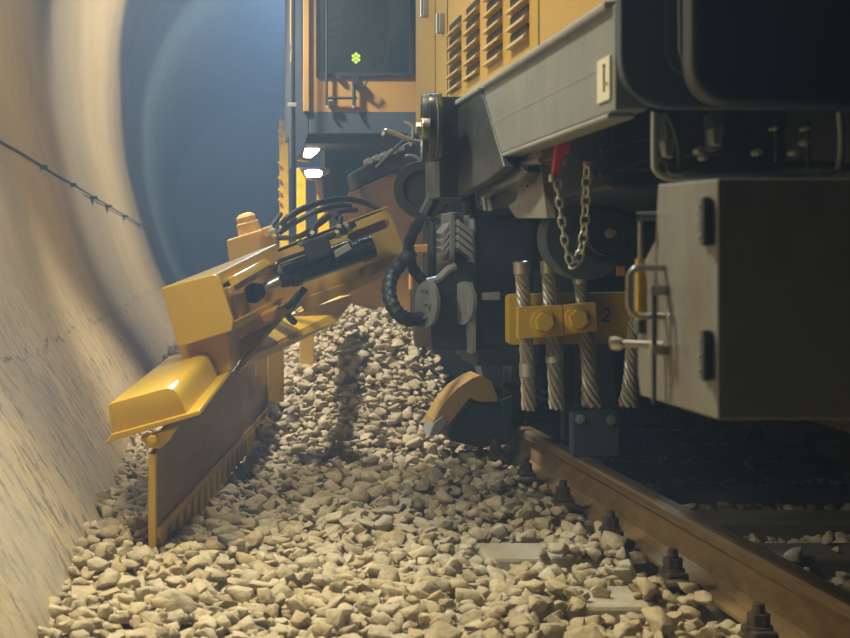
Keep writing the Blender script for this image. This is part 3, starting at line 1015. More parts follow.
for k in range(4):
    yy = 223 + k * 7.5
    q4 = [W(458, yy - 4, zA - .03), W(474, yy + 9, zA - .03), W(474, yy + 14.5, zA - .03), W(458, yy + 2, zA - .03)]
    MB().prism(q4, (0, .15, 0)).build('spring_leaf', M['light_grey'], ab, bevel=.003)
    MB().prism([W(441, yy + 10, zA + .03), W(450, yy - 1, zA + .03), W(450, yy + 4, zA + .03), W(443, yy + 15, zA + .03)], (0, .15, 0)).build('spring_leaf', M['light_grey'], ab, bevel=.003)
MB().prism([W(x, y, zA + .16) for x, y in ((455, 212), (476, 212), (476, 266), (455, 266))], (0, .3, 0)).build('spring_seat', M['black'], ab, bevel=.005)
# lower motor housing with its left flange
hs = MB().prism(rounded([W(x, y, zA - .02) for x, y in ((428, 279), (440, 276), (455, 264), (474, 262), (474, 350), (432, 350))], .01, 3), (0, .4, 0)).build('axle_cover', M['black'], tm, bevel=.012)
px_tube('cover_lip', [(427, 282), (438, 279), (448, 270), (456, 266)], zA - .02, 4, M['light_grey'], hs)
p = W(430, 304, zA - .03)
MB().tube_axis(p, V(-1, -.35, 0), [(0, .075), (.004, .088), (.018, .088), (.022, .07), (.022, 0)], 32).build('flange', M['frame_grey'], hs, smooth=True)
for a in range(6):
    q = p + V(-.022, -.008 + .06 * .9 * math.cos(a * 1.047) * .9, .06 * math.sin(a * 1.047))
    MB().hexa(q, q + V(-.012, -.004, 0), .008).build('flange_bolt', M['steel'], hs)
gb = MB().prism(rounded([W(x, y, zA - .06) for x, y in ((474, 294), (540, 294), (540, 362), (474, 362))], .015, 3), (0, .4, 0)).build('gear_case', M['black'], tm, bevel=.01)
MB().prism(rounded([W(x, y, zA - .09) for x, y in ((466, 282), (473, 282), (476, 300), (476, 352), (471, 354), (469, 320), (464, 312))], .006, 3), (0, .1, 0)).build('gear_flange', M['light_grey'], gb, bevel=.004)
MB().tube_axis(W(467, 303, zA - .05), V(-1, -.35, 0), [(0, .075), (.005, .082), (.02, .082), (.02, .0)], 32).build('gear_cap', M['light_grey'], gb, smooth=True)
MB().prism([W(x, y, zA - .09) for x, y in ((476, 350), (540, 348), (540, 366), (476, 366))], (0, .3, 0)).build('case_foot', M['black'], gb, bevel=.006)
MB().prism([W(x, y, zA - .1) for x, y in ((482, 293), (500, 292), (500, 300), (482, 300))], (0, .02, 0)).build('case_plate', M['light_grey'], gb)
MB().box(1.10, 2.0, 5.12, 5.5, .62, 1.1).build('axle_bracket', M['black'], tm)
px_tube('arm_link', [(432, 222), (432, 280)], zA + .1, 4.5, M['black'], tm, sp=False)
px_tube('arm_link', [(424, 225), (428, 218), (440, 222)], zA + .1, 3, M['black_gloss'], tm)

# thick corrugated hose looping below the arm plate
def corrugated(pts, r, n=14, rib=0.12, step=3):
    P = spline(pts, n)
    return MB().tube(P, [r * (1 + (rib if (i // step) % 2 else 0)) for i in range(len(P))], 12)


hz = [W(448, 150, 3.95), W(443, 175, 4.1), W(424, 212, 4.6), W(409, 244, 5.0), W(413, 268, 5.1), (W(427, 285, 5.1))]
corrugated(hz, .021).build('suction_hose', M['rubber'], tm, smooth=True, angle=80)
hz = [W(412, 252, 5.0), W(394, 272, 5.05), W(389, 290, 5.0), W(394, 308, 4.95), W(407, 319, 4.95), W(428, 318, 5.0)]
corrugated(hz, .027).build('suction_hose', M['rubber'], tm, smooth=True, angle=80)

# rail shoe above the rail
rs = MB().prism([W(x, y, 5.0) for x, y in ((573, 413), (619, 411), (619, 456), (573, 457))], (0, .06, 0)).build('rail_shoe', M['bulkhead'], tm, bevel=.003)
for x0, y0 in ((580, 419), (611, 420)):
    q = W(x0, y0, 4.995); MB().tube_axis(q, V(0, -1, 0), [(0, .02), (.004, .02), (.004, .013), (.014, .012), (.014, 0)], 16).build('shoe_bolt', M['light_grey'], rs, smooth=True)
MB().prism([W(x, y, 5.06) for x, y in ((575, 300), (584, 300), (584, 420), (575, 420))], (0, .06, 0)).build('shoe_post', M['black'], rs, bevel=.004)
MB().prism([W(x, y, 5.06) for x, y in ((596, 340), (616, 340), (616, 415), (596, 415))], (0, .06, 0)).build('shoe_post', M['black'], rs, bevel=.004)
MB().prism([W(x, y, 5.1) for x, y in ((563, 340), (571, 340), (571, 440), (563, 440))], (0, .04, 0)).build('shoe_post', M['black'], rs, bevel=.004)

# curved ochre deflector beside the rail and its dark brush body
zd = 5.9
arc_o = [(431, 434), (434, 420), (444, 402), (457, 388), (472, 378), (480, 375), (492, 382), (498, 398)]
arc_i = [(498, 402), (480, 402), (470, 398), (462, 408), (452, 421), (447, 427), (440, 434)]
df = MB().prism([W(x, y, zd) for x, y in arc_o + arc_i], (0, .22, 0)).build('deflector', M['ochre_dull'], tm, bevel=.004)
df['label'] = 'curved dusty yellow deflector plate'
MB().prism([W(x, y, zd - .01) for x, y in ((429, 436), (434, 423), (443, 416), (447, 422), (440, 432), (432, 438))], (0, .2, 0)).build('deflector_lip', M['light_grey'], df, bevel=.003)
br = MB().prism(rounded([W(x, y, zd + .04) for x, y in ((446, 440), (456, 420), (472, 402), (500, 400), (512, 410), (512, 444), (480, 448))], .03, 4), (0, .3, 0)).build('brush_body', M['black'], df, bevel=.01)
MB().prism([W(x, y, zd + .1) for x, y in ((480, 362), (503, 362), (503, 400), (484, 384))], (0, .15, 0)).build('deflector_bracket', M['bulkhead'], df, bevel=.004)
MB().prism([W(x, y, zd - .05) for x, y in ((502, 400), (512, 396), (513, 418), (504, 420))], (0, .02, 0)).build('hinge_plate', M['green_hose'], df)
px_tube('tie_bar', [(502, 385), (540, 395), (580, 410)], 5.6, 3, M['bulkhead'], tm, sp=False)

# orange centre plough board in front of the cab
ob = MB().prism([W(x, y, 7.9) for x, y in ((347, 197), (353, 184), (413, 162), (446, 166), (446, 345), (318, 345), (330, 262))], (0, .04, 0)).build('centre_plough', M['orange'], tm, bevel=.006)
MB().prism([W(x, y, 7.85) for x, y in ((351, 184), (413, 160.5), (414, 167), (356, 190))], (0, .14, 0)).build('plough_rim', M['orange'], ob, bevel=.006)
MB().prism([W(x, y, 7.85) for x, y in ((347, 196), (352, 184), (358, 189), (368, 206), (352, 262), (330, 330), (318, 330))], (0, -.03, 0)).build('plough_rib', M['orange'], ob, bevel=.006)
for a in ([(414, 245), (436, 244), (436, 252), (414, 253)], [(410, 245), (416, 245), (416, 290), (410, 290)]):
    MB().prism([W(x, y, 7.0) for x, y in a], (0, .05, 0)).build('plough_strut', M['orange'], ob, bevel=.004)

# ------------------------------------------------------------------ cab
zc = 7.5
cab = thing('operator_cab', 'orange operator cab with a tall window at the back of the machine', 'cab', V(TX, zc, 1.7))
P = lambda pts: [W(x, y, zc) for x, y in pts]
cb = MB().holed(P(((303, 112), (620, 112), (620, -300), (303, -300))), [P(((317, 76), (412.5, 76), (412.5, -290), (317, -290)))], (0, .05, 0)).build('cab_front', M['cab_orange'], cab)
MB().prism(P(((318, 75), (412, 75), (412, -289), (318, -289))), (0, .012, 0)).build('window', M['glass'], cab)
fr_ = MB().holed(P(((316, 77), (413.5, 77), (413.5, -291), (316, -291))), [P(((320, 73), (409.5, 73), (409.5, -287), (320, -287)))], (0, -.015, 0)).build('window_frame', M['black'], cab, bevel=.003)
MB().prism(P(((309, 134), (620, 134), (620, 112), (309, 112))), (0, .06, 0)).build('cab_skirt', M['bulkhead'], cab, bevel=.006)
MB().prism(P(((290, 170), (303, 152), (309, 134), (309, -300), (290, -300))), (0, .10, 0)).build('corner_column', M['bulkhead'], cab, bevel=.006)
MB().prism(P(((303, 112), (309, 112), (309, -300), (303, -300))), (0, -.02, 0)).build('column_edge', M['cab_orange'], cab, bevel=.004)
bx = MB(); x0, x1, zb, zt = W(290, 0, zc).x, W(620, 0, zc).x, W(0, 134, zc).z, W(0, -300, zc).z
bx.box(x0, x0 + .05, zc + .1, 8.05, zb, zt).build('side_wall', M['bulkhead'], cab)
MB().box(x0 + .05, x1, 8.0, 8.05, zb, zt).build('rear_wall', M['cab_inner'], cab)
MB().box(x0 + .05, x1, zc + .06, 8.0, zb - .05, zb + .02).build('cab_floor', M['seat'], cab)
MB().box(x1, x1 + .05, zc, 8.05, zb, zt).build('side_wall', M['orange'], cab)
MB().box(x0, x1 + .05, zc, 8.05, zt, zt + .05).build('cab_roof', M['orange'], cab)
# inside the cab: seat and control desk
st = MB().prism(rounded([W(x, y, 7.8) for x, y in ((345, 66), (385, 66), (392, 20), (385, -30), (350, -30), (342, 20))], .05, 4), (0, .12, 0)).build('driver_seat', M['seat'], cab, bevel=.03, seg=3)
MB().prism([W(x, y, 7.62) for x, y in ((330, 80), (372, 80), (372, 60), (360, 56), (350, 60), (332, 62))], (0, .15, 0)).build('control_desk', M['seat'], cab, bevel=.01)
px_tube('grab_bar', [(326, 21), (345, 17), (352, 18)], 7.7, 1.4, M['black'], cab)
px_tube('grab_bar', [(326, 30), (362, 31)], 7.7, 1.5, M['black'], cab, sp=False)
px_tube('grab_bar', [(326, 37), (358, 38)], 7.7, 1.2, M['black'], cab, sp=False)
# ladder-like wiper linkage in front of the window
wp = MB().tube([W(326.5, -60, zc - .03), W(326.5, 108, zc - .03)], .008, 8); wp = wp.build('wiper_post', M['black'], cab, smooth=True)
px_tube('wiper_arm', [(354, 78), (354, 107)], zc - .03, 1.8, M['black'], cab, sp=False)
px_tube('wiper_bar', [(327, 98), (357, 98)], zc - .03, 1.4, M['black'], cab, sp=False)
px_tube('wiper_hook', [(356, 84), (361, 87), (365, 85), (367, 81)], zc - .05, 1.1, M['black'], cab)
MB().prism([W(x, y, zc - .04) for x, y in ((329, 101), (335, 101), (335, 106), (329, 106))], (0, .04, 0)).build('wiper_motor', M['black'], cab)
MB().prism([W(x, y, zc - .05) for x, y in ((353, 76), (358.5, 76), (358.5, 84), (353, 84))], (0, .05, 0)).build('wiper_motor', M['black'], cab)
MB().prism([W(x, y, zc - .03) for x, y in ((337, 74), (341, 74), (341, 79), (337, 79))], (0, .03, 0)).build('window_catch', M['black'], cab)
for x0 in (326.5, 353):
    q = W(x0, 107, zc - .035); MB().cyl(q, q + V(0, -.015, 0), .009, n=12).build('bolt_head', M['zinc'], cab)
gs = MB()
for dx, dy in ((0, 0), (3.4, 1.9), (-3.4, 1.9), (0, 4.0), (0, -4.0), (3.4, -2.1), (-3.4, -2.1)):
    gs.hexa(W(356 + dx * .8, 58 + dy, zc - .008), W(356 + dx * .8, 58 + dy, zc - .002), .0105)
gs = gs.build('hexagon_sticker', M['green'], cab); gs['label'] = 'small lime green sticker of hexagons'
px_tube('cab_pole', [(293.5, -100), (293.5, 212)], 7.4, 1.9, M['black_gloss'], cab, sp=False)
q = W(292, 105, 7.37); MB().obox(q, (.05, .03, .025)).build('pole_clamp', M['zinc'], cab, bevel=.003)
px_tube('corner_strip', [(291, -80), (291, 0), (291, 40), (292.5, 47), (291, 55), (291, 62)], 7.45, 0.8, M['cab_orange'], cab)
# yellow frame below the cab with the two lit lamps
yf = MB().prism([W(x, y, 8.1) for x, y in ((297, 168), (330, 168), (330, 180), (306, 180), (306, 300), (297, 300))], (0, .06, 0)).build('lamp_frame', M['ochre'], cab, bevel=.004)
MB().prism([W(x, y, 8.1) for x, y in ((316, 176), (328, 176), (332, 300), (322, 300))], (0, .05, 0)).build('frame_post', M['ochre'], cab, bevel=.004)
MB().prism([W(x, y, 8.0) for x, y in ((296, 160), (312, 134), (322, 134), (310, 162))], (0, .08, 0)).build('frame_brace', M['ochre'], cab, bevel=.004)
MB().prism([W(x, y, 8.2) for x, y in ((325, 136), (420, 136), (420, 215), (325, 215))], (0, .3, 0)).build('cab_underside', M['black'], cab)
MB().prism([W(x, y, 7.95) for x, y in ((322, 176), (334, 172), (334, 212), (324, 212))], (0, .05, 0)).build('frame_post', M['black'], cab, bevel=.004)
for a, bdy in (([(303, 157), (308, 135), (327, 134), (318, 152), (311, 158)], 0), ([(304, 171), (309, 169.5), (319, 169.5), (323, 172), (321, 177), (307, 177.5)], 1)):
    wl = thing('work_lamp', 'slanted white work lamp lit under the cab corner' if bdy == 0 else 'small oval work lamp glowing below the slanted one', 'lamp', W(a[0][0] + 8, a[0][1], 7.92), 'lit lamps under the cab')
    zl = 7.9
    MB().prism(rounded([W(x, y, zl) for x, y in a], .012, 3), (0, .012, 0)).build('lamp_lens', M['lens'], wl)
    cx = sum(x for x, y in a) / len(a); cy = sum(y for x, y in a) / len(a)
    MB().prism(rounded([W(cx + (x - cx) * 1.12, cy + (y - cy) * 1.12, zl + .012) for x, y in a], .012, 3), (0, .08, 0)).build('lamp_housing', M['black'], wl, bevel=.004)
# tall ochre post left of the cab
yp = thing('steel_post', 'battered yellow upright steel post left of the cab', 'post', W(284, 230, 8.6))
MB().prism([W(x, y, 8.6) for x, y in ((280, 215), (279.5, 122), (280.5, 117), (282, 121), (288, 121), (289, 215), (288, 330), (280, 330))], (0, .08, 0)).build('post_plate', M['ochre'], yp, bevel=.003)
for yy in (131, 138, 163, 178, 190, 200):
    q = W(280, yy, 8.57); MB().cyl(q, q + V(-.012, 0, 0), .012, n=10).build('post_rivet', M['ochre'], yp)
MB().prism([W(x, y, 8.57) for x, y in ((283, 122), (288.5, 122), (288.5, 131), (284, 131))], (0, .02, 0)).build('post_clip', M['light_grey'], yp, bevel=.002)

# ------------------------------------------------------------------ side plough
sp = thing('side_plough', 'bright yellow side plough with hydraulic arm reaching towards the tunnel wall', 'plough', V(0.05, 4.6, 0.02))
DIR = V(.106, 1.0, .037)


def ext(pts, z0, z1):
    """polygon given at depth z0, pushed along the plough's own axis to depth z1"""
    return [W(x, y, z0) for x, y in pts], DIR * (z1 - z0)


# lower casing
a, v = ext([(107.6, 404), (174.7, 385), (187.6, 414.7), (112, 434.7)], 4.0, 5.32)
lc = MB().prism(rounded(a, [.012, .045, .006, .012], 6), v).build('lower_casing', M['yellow'], sp, bevel=.006, smooth=True, seg=3)
a, v = ext([(104.5, 443.5), (112, 434), (199, 410.5), (200.6, 414.7)], 3.985, 5.32)
MB().prism(a, v).build('casing_flange', M['yellow'], lc, bevel=.003)
# hinge knuckle under the casing
kp = W(153, 438, 4.02)
MB().prism([W(x, y, 4.0) for x, y in ((140, 438), (178, 427), (170, 440), (160, 449), (148, 448))], (0, .06, 0)).build('hinge_lug', M['yellow'], lc, bevel=.004)
c = MB().cyl(kp, kp + V(0, -.03, 0), .019, n=18); c.hexa(kp + V(0, -.03, 0), kp + V(0, -.045, 0), .014)
c.build('hinge_bolt', M['yellow'], lc, bevel=.002)
# wing blade: plate along the plough with toothed lower edge
def bl(y, z, off=0.0):
    return V(blade_x(y) + off, y, z)


top0, top1, bot0, bot1 = .345, .50, .012, .045
pts = [bl(4.0, bot0), bl(4.0, top0), bl(4.05, top0 + .02), bl(4.16, .405), bl(5.2, .445), bl(7.4, top1), bl(7.4, bot1)]
wing = MB().prism(pts, V(.016, -.002, 0)).build('wing_blade', M['blade_steel'], sp, bevel=.002)
wing['label'] = 'brown worn steel wing blade'
MB().prism([bl(3.988, bot0 - .01, -.004), bl(3.988, top0, -.004), bl(4.012, top0, -.004), bl(4.012, bot0 - .01, -.004)], V(.022, 0, 0)).build('front_edge', M['yellow'], wing, bevel=.002)
MB().prism([bl(4.012, bot0, -.003), bl(4.012, top0, -.003), bl(7.4, top1, -.003), bl(7.4, bot1, -.003)], V(-.006, 0, 0)).build('back_skin', M['yellow'], wing)
# cutting strip with teeth on the right face
y = 4.03
sv_ = (bot1 - bot0) / 3.4
mbz = MB()
mbz.prism([bl(4.012, bot0 + .065, .014), bl(4.012, bot0 + .10, .014), bl(7.3, bot1 + .10, .014), bl(7.3, bot1 + .065, .014)], V(.012, 0, 0))
mbz.build('wear_strip', M['yellow_dusty'], wing, bevel=.003)
while y < 7.2:
    zb_ = bot0 + sv_ * (y - 4.0)
    MB().prism([bl(y, zb_ - .01, .014), bl(y + .07, zb_ - .01, .014), bl(y + .085, zb_ + .075, .014), bl(y + .0, zb_ + .075, .014)], V(.018, 0, 0)).build('blade_tooth', M['yellow_dusty'], wing, bevel=.003)
    y += .145

# rear deck plate of the plough: wide yellow plate running back to the machine
P0, P1, P2 = W(246, 357, 5.35), W(284, 317, 6.3), W(333, 313.5, 6.9)
P3, P4 = W(351, 294.5, 7.2), W(316, 299, 7.15)
dn = V(0, 0, -.016)
MB().prism([P0, P2, P1], dn).build('rear_deck', M['yellow'], sp, bevel=.002)
MB().prism([P1, P2, P3, P4], dn).build('rear_shelf', M['yellow_dusty'], sp, bevel=.002)
lowr = [W(236, 373, 5.28), W(338, 322, 6.88)]
MB().hull([P0, P2, lowr[1], lowr[0]], [p + V(-.014, .012, 0) for p in (P0, P2, lowr[1], lowr[0])]).build('deck_edge', M['yellow'], sp, bevel=.003)
MB().hull([P2, P3, W(352, 301, 7.2), lowr[1]], [p + V(-.014, .012, 0) for p in (P2, P3, W(352, 301, 7.2), lowr[1])]).build('deck_end', M['orange'], sp, bevel=.003)
MB().tube([W(237, 371, 5.28), W(262, 338, 5.62), W(286, 312, 5.95)], .013, 8).build('deck_ridge', M['yellow'], sp, smooth=True)
q4 = [W(226, 350, 5.3), W(262, 322, 5.75), W(272, 322, 5.8), W(243, 357, 5.35)]
MB().hull(q4, [p + V(0, 0, -.02) for p in q4]).build('hinge_plate', M['yellow'], sp, bevel=.003)
q4 = [W(176, 340, 5.0), W(228, 324, 5.0), W(232, 372, 5.0), W(190, 380, 5.0)]
MB().prism(q4, DIR * .45).build('casing_neck', M['yellow'], sp, bevel=.008)
for t in (.12, .38, .64):
    a0 = P1.lerp(P2, t * .55 + .12).lerp(P4, .05); a1 = P4.lerp(P3, t * .6).lerp(P1, .22)
    sd = (P2 - P1).normalized() * .030
    MB().prism([a0 + V(0, 0, .002), a0 + sd + V(0, 0, .002), a1 + sd + V(0, 0, .002), a1 + V(0, 0, .002)], V(0, 0, .022)).build('deck_rib', M['yellow'], sp, bevel=.002)
# posts between deck and blade at the back
for x0, x1, y0, y1, zz in ((268, 284, 350, 402, 6.6), (300, 314, 338, 385, 7.2), (256, 266, 358, 385, 6.3)):
    MB().prism([W(x0, y0, zz), W(x1, y0 - 6, zz), W(x1, y1, zz), W(x0, y1, zz)], (.0, .05, 0)).build('deck_post', M['yellow_dusty'], sp, bevel=.004)

# upper casing: channel open to the right
a, v = ext([(160.6, 288), (218, 273), (233.5, 321), (232, 331), (178, 347.6)], 4.9, 4.94)
uc = MB().prism(rounded(a, [.012, .03, .012, .006, .012], 5), v).build('upper_casing', M['yellow'], sp, bevel=.006, seg=3)
def solid(name, fr, zf, bk, zb, m, par, bev=.004):
    return MB().hull([W(x, y, zf) for x, y in fr], [W(x, y, zb) for x, y in bk]).build(name, m, par, bevel=bev, seg=3)


solid('casing_top', [(160.8, 288), (217.5, 273.2), (221, 285), (164, 300)], 4.925, [(262, 248.5), (277, 243.5), (281, 262), (266, 266)], 5.72, M['yellow'], uc, .006)
solid('casing_side', [(160.8, 289), (166, 289), (183, 345), (178, 347)], 4.93, [(236, 268), (242, 268), (248, 312), (243, 314)], 5.72, M['yellow'], uc)
solid('casing_shelf', [(203, 294), (230, 287), (232, 294), (205, 302)], 4.95, [(246, 272), (268, 264), (271, 271), (248, 280)], 5.6, M['yellow'], uc)
solid('casing_bottom', [(181, 346), (232, 331), (233, 322), (184, 336)], 4.94, [(240, 321), (281, 305), (283, 297), (242, 312)], 5.62, M['yellow'], uc)
MB().prism([W(x, y, 5.7) for x, y in ((228, 266), (279, 252), (288, 302), (240, 320))], DIR * .03).build('casing_web', M['yellow_dusty'], uc, bevel=.004)
solid('casing_step', [(226, 279), (234, 275), (240, 283), (232, 288)], 5.0, [(258, 262), (266, 258), (272, 264), (262, 268)], 5.5, M['yellow'], uc, .006)
solid('casing_rib', [(231, 296), (236, 294), (240, 318), (235, 320)], 5.1, [(240, 294), (246, 292), (250, 312), (243, 314)], 5.5, M['yellow_dusty'], uc, .004)
# arm plate with two long slots, tilted like the casing
def cap(x0, y0, x1, y1, r, z, n=7):
    d = math.atan2(y1 - y0, x1 - x0); out = []
    for k in range(n): a = d - math.pi / 2 + math.pi * k / (n - 1); out.append(W(x1 + r * math.cos(a), y1 + r * math.sin(a), z))
    for k in range(n): a = d + math.pi / 2 + math.pi * k / (n - 1); out.append(W(x0 + r * math.cos(a), y0 + r * math.sin(a), z))
    return out


zp = 5.75
outl = rounded([W(x, y, zp) for x, y in ((274, 250), (388, 206), (409, 264), (335, 289), (284, 306))], [.01, .06, .05, .0, .01], 6)
ap = MB().holed(outl, [cap(352, 237, 385, 224, 4.6, zp), cap(362, 272, 396, 258, 4.2, zp)], DIR * .05).build('arm_plate', M['yellow_dusty'], sp)
MB().prism([W(x, y, zp + .1) for x, y in ((276, 250), (380, 212), (404, 264), (290, 302))], DIR * .03).build('arm_web', M['orange'], ap)
a, v = [W(x, y, zp) for x, y in ((274, 250), (388, 206), (389, 209), (275, 254))], DIR * .22
MB().prism(a, v).build('arm_top', M['yellow'], ap, bevel=.003)
a = [W(x, y, zp - .03) for x, y in ((298, 300), (392, 267), (396, 272), (330, 300), (305, 312))]
MB().prism(a, DIR * .05).build('arm_bottom_rail', M['yellow_dusty'], ap, bevel=.004)
q = W(368, 272, zp - .03); MB().cyl(q, q + V(0, -.03, 0), .018, n=16).build('arm_pin', M['orange'], ap, smooth=True)
# lower slide below the arm
MB().prism([W(x, y, 5.6) for x, y in ((234, 326), (282, 306), (292, 300), (294, 310), (280, 318), (238, 341))], DIR * .25).build('slide_rail', M['yellow'], sp, bevel=.005)
MB().prism([W(x, y, 5.3) for x, y in ((258, 315), (277, 307), (274, 322), (262, 325))], DIR * .2).build('slide_block', M['orange'], sp, bevel=.01)

# hydraulic cylinder
zh = 5.55
hc = MB()
ax0, ax1 = W(289, 276, zh), W(372, 247, zh + .06)
d = (ax1 - ax0).normalized(); Lc = (ax1 - ax0).length
hc.tube_axis(ax0, d, [(0, .03), (0, .052), (.02, .056), (.045, .056), (.05, .050), (Lc - .06, .050), (Lc - .055, .056), (Lc, .056), (Lc, .02)], 28)
hcy = hc.build('hydraulic_cylinder', M['black_gloss'], sp, smooth=True)
hcy['label'] = 'black hydraulic cylinder lying along the arm'
r0 = W(254, 293, zh - .05)
MB().cyl(r0, ax0, .022).build('piston_rod', M['zinc'], hcy, smooth=True)
MB().tube_axis(r0 - d * .045, d, [(0, .015), (.012, .036), (.045, .047), (.075, .036), (.09, .026)], 22).build('rod_eye', M['black_gloss'], hcy, smooth=True)
MB().tube_axis(ax0 - d * .045, d, [(0, .025), (0, .04), (.03, .045), (.045, .045)], 22).build('gland', M['black'], hcy, smooth=True)
ln = [W(275, 273, zh - .08), W(276, 264, zh - .08), W(285, 259, zh - .08), W(318, 248, zh - .08)]
MB().tube(spline(ln, 6), .009, 8).build('feed_pipe', M['black_gloss'], hcy, smooth=True)
MB().tube([W(282, 268, zh - .07), W(350, 243, zh - .02)], .019, 12).build('feed_pipe', M['black_gloss'], hcy, smooth=True)
c_ = W(317, 247, zh - .07); MB().obox(c_, (.11, .08, .085), (0, -.30, 0)).build('valve_block', M['black'], hcy, bevel=.008)
for x0, y0, x1, y1, r in ((328, 237, 347, 231, .016), (338, 236, 341, 216, .014), (340, 232, 355, 223, .018), (303, 246, 299, 240, .012), (312, 236, 314, 230, .012)):
    MB().tube([W(x0, y0, zh - .09), W(x1, y1, zh - .09)], [r, r * .85], 10).build('hose_fitting', M['black_gloss'], hcy, smooth=True)
    q = W((x0 + x1) / 2, (y0 + y1) / 2, zh - .09); dd = (W(x1, y1, 5) - W(x0, y0, 5)).normalized()
    MB().hexa(q - dd * .008, q + dd * .008, r * 1.3).build('union_nut', M['steel'], hcy)
MB().prism([W(x, y, zh - .1) for x, y in ((334, 251), (349, 243), (352, 249), (336, 258))], (0, .05, 0)).build('clamp_bracket', M['light_grey'], hcy, bevel=.003)
# hydraulic hoses
for pts, r in (([(281, 226, 6.0), (290, 216, 6.0), (312, 205, 6.1), (340, 199, 6.2), (362, 202, 6.3), (380, 209, 6.3)], .016),
               ([(279, 233, 6.0), (292, 224, 6.0), (315, 212, 6.0), (335, 206, 6.1), (350, 206, 6.2)], .014),
               ([(310, 236, 5.6), (316, 226, 5.7), (326, 217, 5.9), (342, 211, 6.1), (356, 210, 6.2)], .014),
               ([(338, 218, 5.5), (332, 214, 5.6), (322, 222, 5.7), (300, 236, 5.8), (280, 238, 6.0)], .013),
               ([(281, 214, 6.6), (272, 226, 6.5), (262, 237, 6.4)], .012),
               ([(305, 288, 5.6), (296, 300, 5.6), (288, 314, 5.7), (294, 322, 5.8)], .016),
               ([(300, 292, 5.5), (292, 302, 5.5), (286, 308, 5.5)], .013)):
    MB().tube(spline([W(x, y, z) for x, y, z in pts], 8), r, 10).build('hydraulic_hose', M['rubber'], sp, smooth=True)
# swivel head on top of the casing
a = [W(x, y, 6.1) for x, y in ((226.5, 240), (262, 229), (275, 236), (276, 248), (229, 262))]
hd = MB().prism(a, DIR * .18).build('swivel_head', M['yellow_dusty'], sp, bevel=.008)
q = W(249, 229, 6.18); up = V(-.27, 0, 1).normalized()
MB().tube_axis(q - up * .02, up, [(0, .058), (.05, .056), (.055, .05), (.08, .048), (.095, .036), (.10, .015)], 10).build('swivel_cap', M['yellow_dusty'], hd)
c = MB().obox(W(268, 232, 6.05), (.055, .08, .05), (0, -.28, 0)); c.build('swivel_clamp', M['yellow_dusty'], hd, bevel=.008)
MB().tube_axis(W(272, 232, 6.0), V(0, -1, 0), [(0, .02), (.03, .02), (.035, .01)], 8).build('swivel_bolt', M['zinc'], hd)

# ------------------------------------------------------------------ grey steel box at the right front
bxr = thing('equipment_box', 'scratched grey steel box hanging under the machine end on the right', 'box', V(1.4, 2.0, 0.724))
prof = [V(SX, 1.815, .7245), V(SX, 2.146, .7245), V(SX, 2.16, .76), V(SX, 2.16, .93), V(SX, 2.075, .985), V(SX, 2.06, 1.076), V(SX, 1.815, 1.069)]
body = MB().prism(prof, (1.5, 0, 0)).build('box_body', M['box_grey'], bxr, bevel=.003)
for z0, z1 in ((.975, 1.042), (.780, .850)):
    h = MB().box(SX - .009, SX, 1.832, 1.862, z0, z1); h.cyl(V(SX - .009, 1.836, z0 - .002), V(SX - .009, 1.836, z1 + .002), .0065, n=10)
    h.build('box_hinge', M['bulkhead'], bxr, bevel=.001)
    for k in range(3):
        q = V(SX - .009, 1.853, z0 + .012 + k * .022); MB().cyl(q, q + V(-.004, 0, 0), .0035, n=8).build('hinge_screw', M['steel'], bxr)
hp = [V(SX + .002, 2.03, .941), V(SX - .045, 2.03, .941), V(SX - .056, 2.03, .93), V(SX - .056, 2.03, .875), V(SX - .045, 2.03, .863), V(SX + .002, 2.03, .863)]
MB().tube(rounded(hp, [0, .014, .01, .01, .014, 0], 4), .0055, 10).build('grab_handle', M['steel'], bxr, smooth=True)
MB().tube([V(SX - .02, 2.02, .905), V(SX - .02, 2.02, .725)], .004, 8).build('lock_rod', M['bulkhead'], bxr, smooth=True)
for z in (.905, .81):
    MB().obox(V(SX - .012, 2.02, z), (.03, .014, .016)).build('rod_guide', M['steel'], bxr, bevel=.002)
MB().cyl(V(SX + .0, 2.03, .817), V(SX - .055, 2.07, .817), .006, n=10).build('latch_pin', M['steel'], bxr, smooth=True)
MB().tube_axis(V(SX - .055, 2.07, .817), V(-1, .7, 0), [(0, .008), (.005, .010), (.014, .009), (.016, .004)], 12).build('latch_knob', M['zinc'], bxr, smooth=True)
MB().box(SX - .012, SX + .002, 2.12, 2.145, .83, .935).build('latch_plate', M['bulkhead'], bxr, bevel=.002)
gst = MB().cyl(V(SX - .02, 2.085, .855), V(SX - .02, 2.085, .955), .0075, n=14).build('strut_body', M['yellow'], bxr, smooth=True)
MB().cyl(V(SX - .02, 2.085, .955), V(SX - .02, 2.085, 1.02), .0035, n=10).build('strut_rod', M['light_grey'], bxr, smooth=True)
MB().cyl(V(SX - .026, 2.085, 1.025), V(SX + .03, 2.06, 1.025), .0075, n=12).build('strut_pin', M['bulkhead'], bxr, smooth=True)
for x in (1.25, 1.9):
    MB().box(x, x + .05, 1.95, 2.05, 1.06, 1.20).build('hanger_strap', M['bulkhead'], bxr)

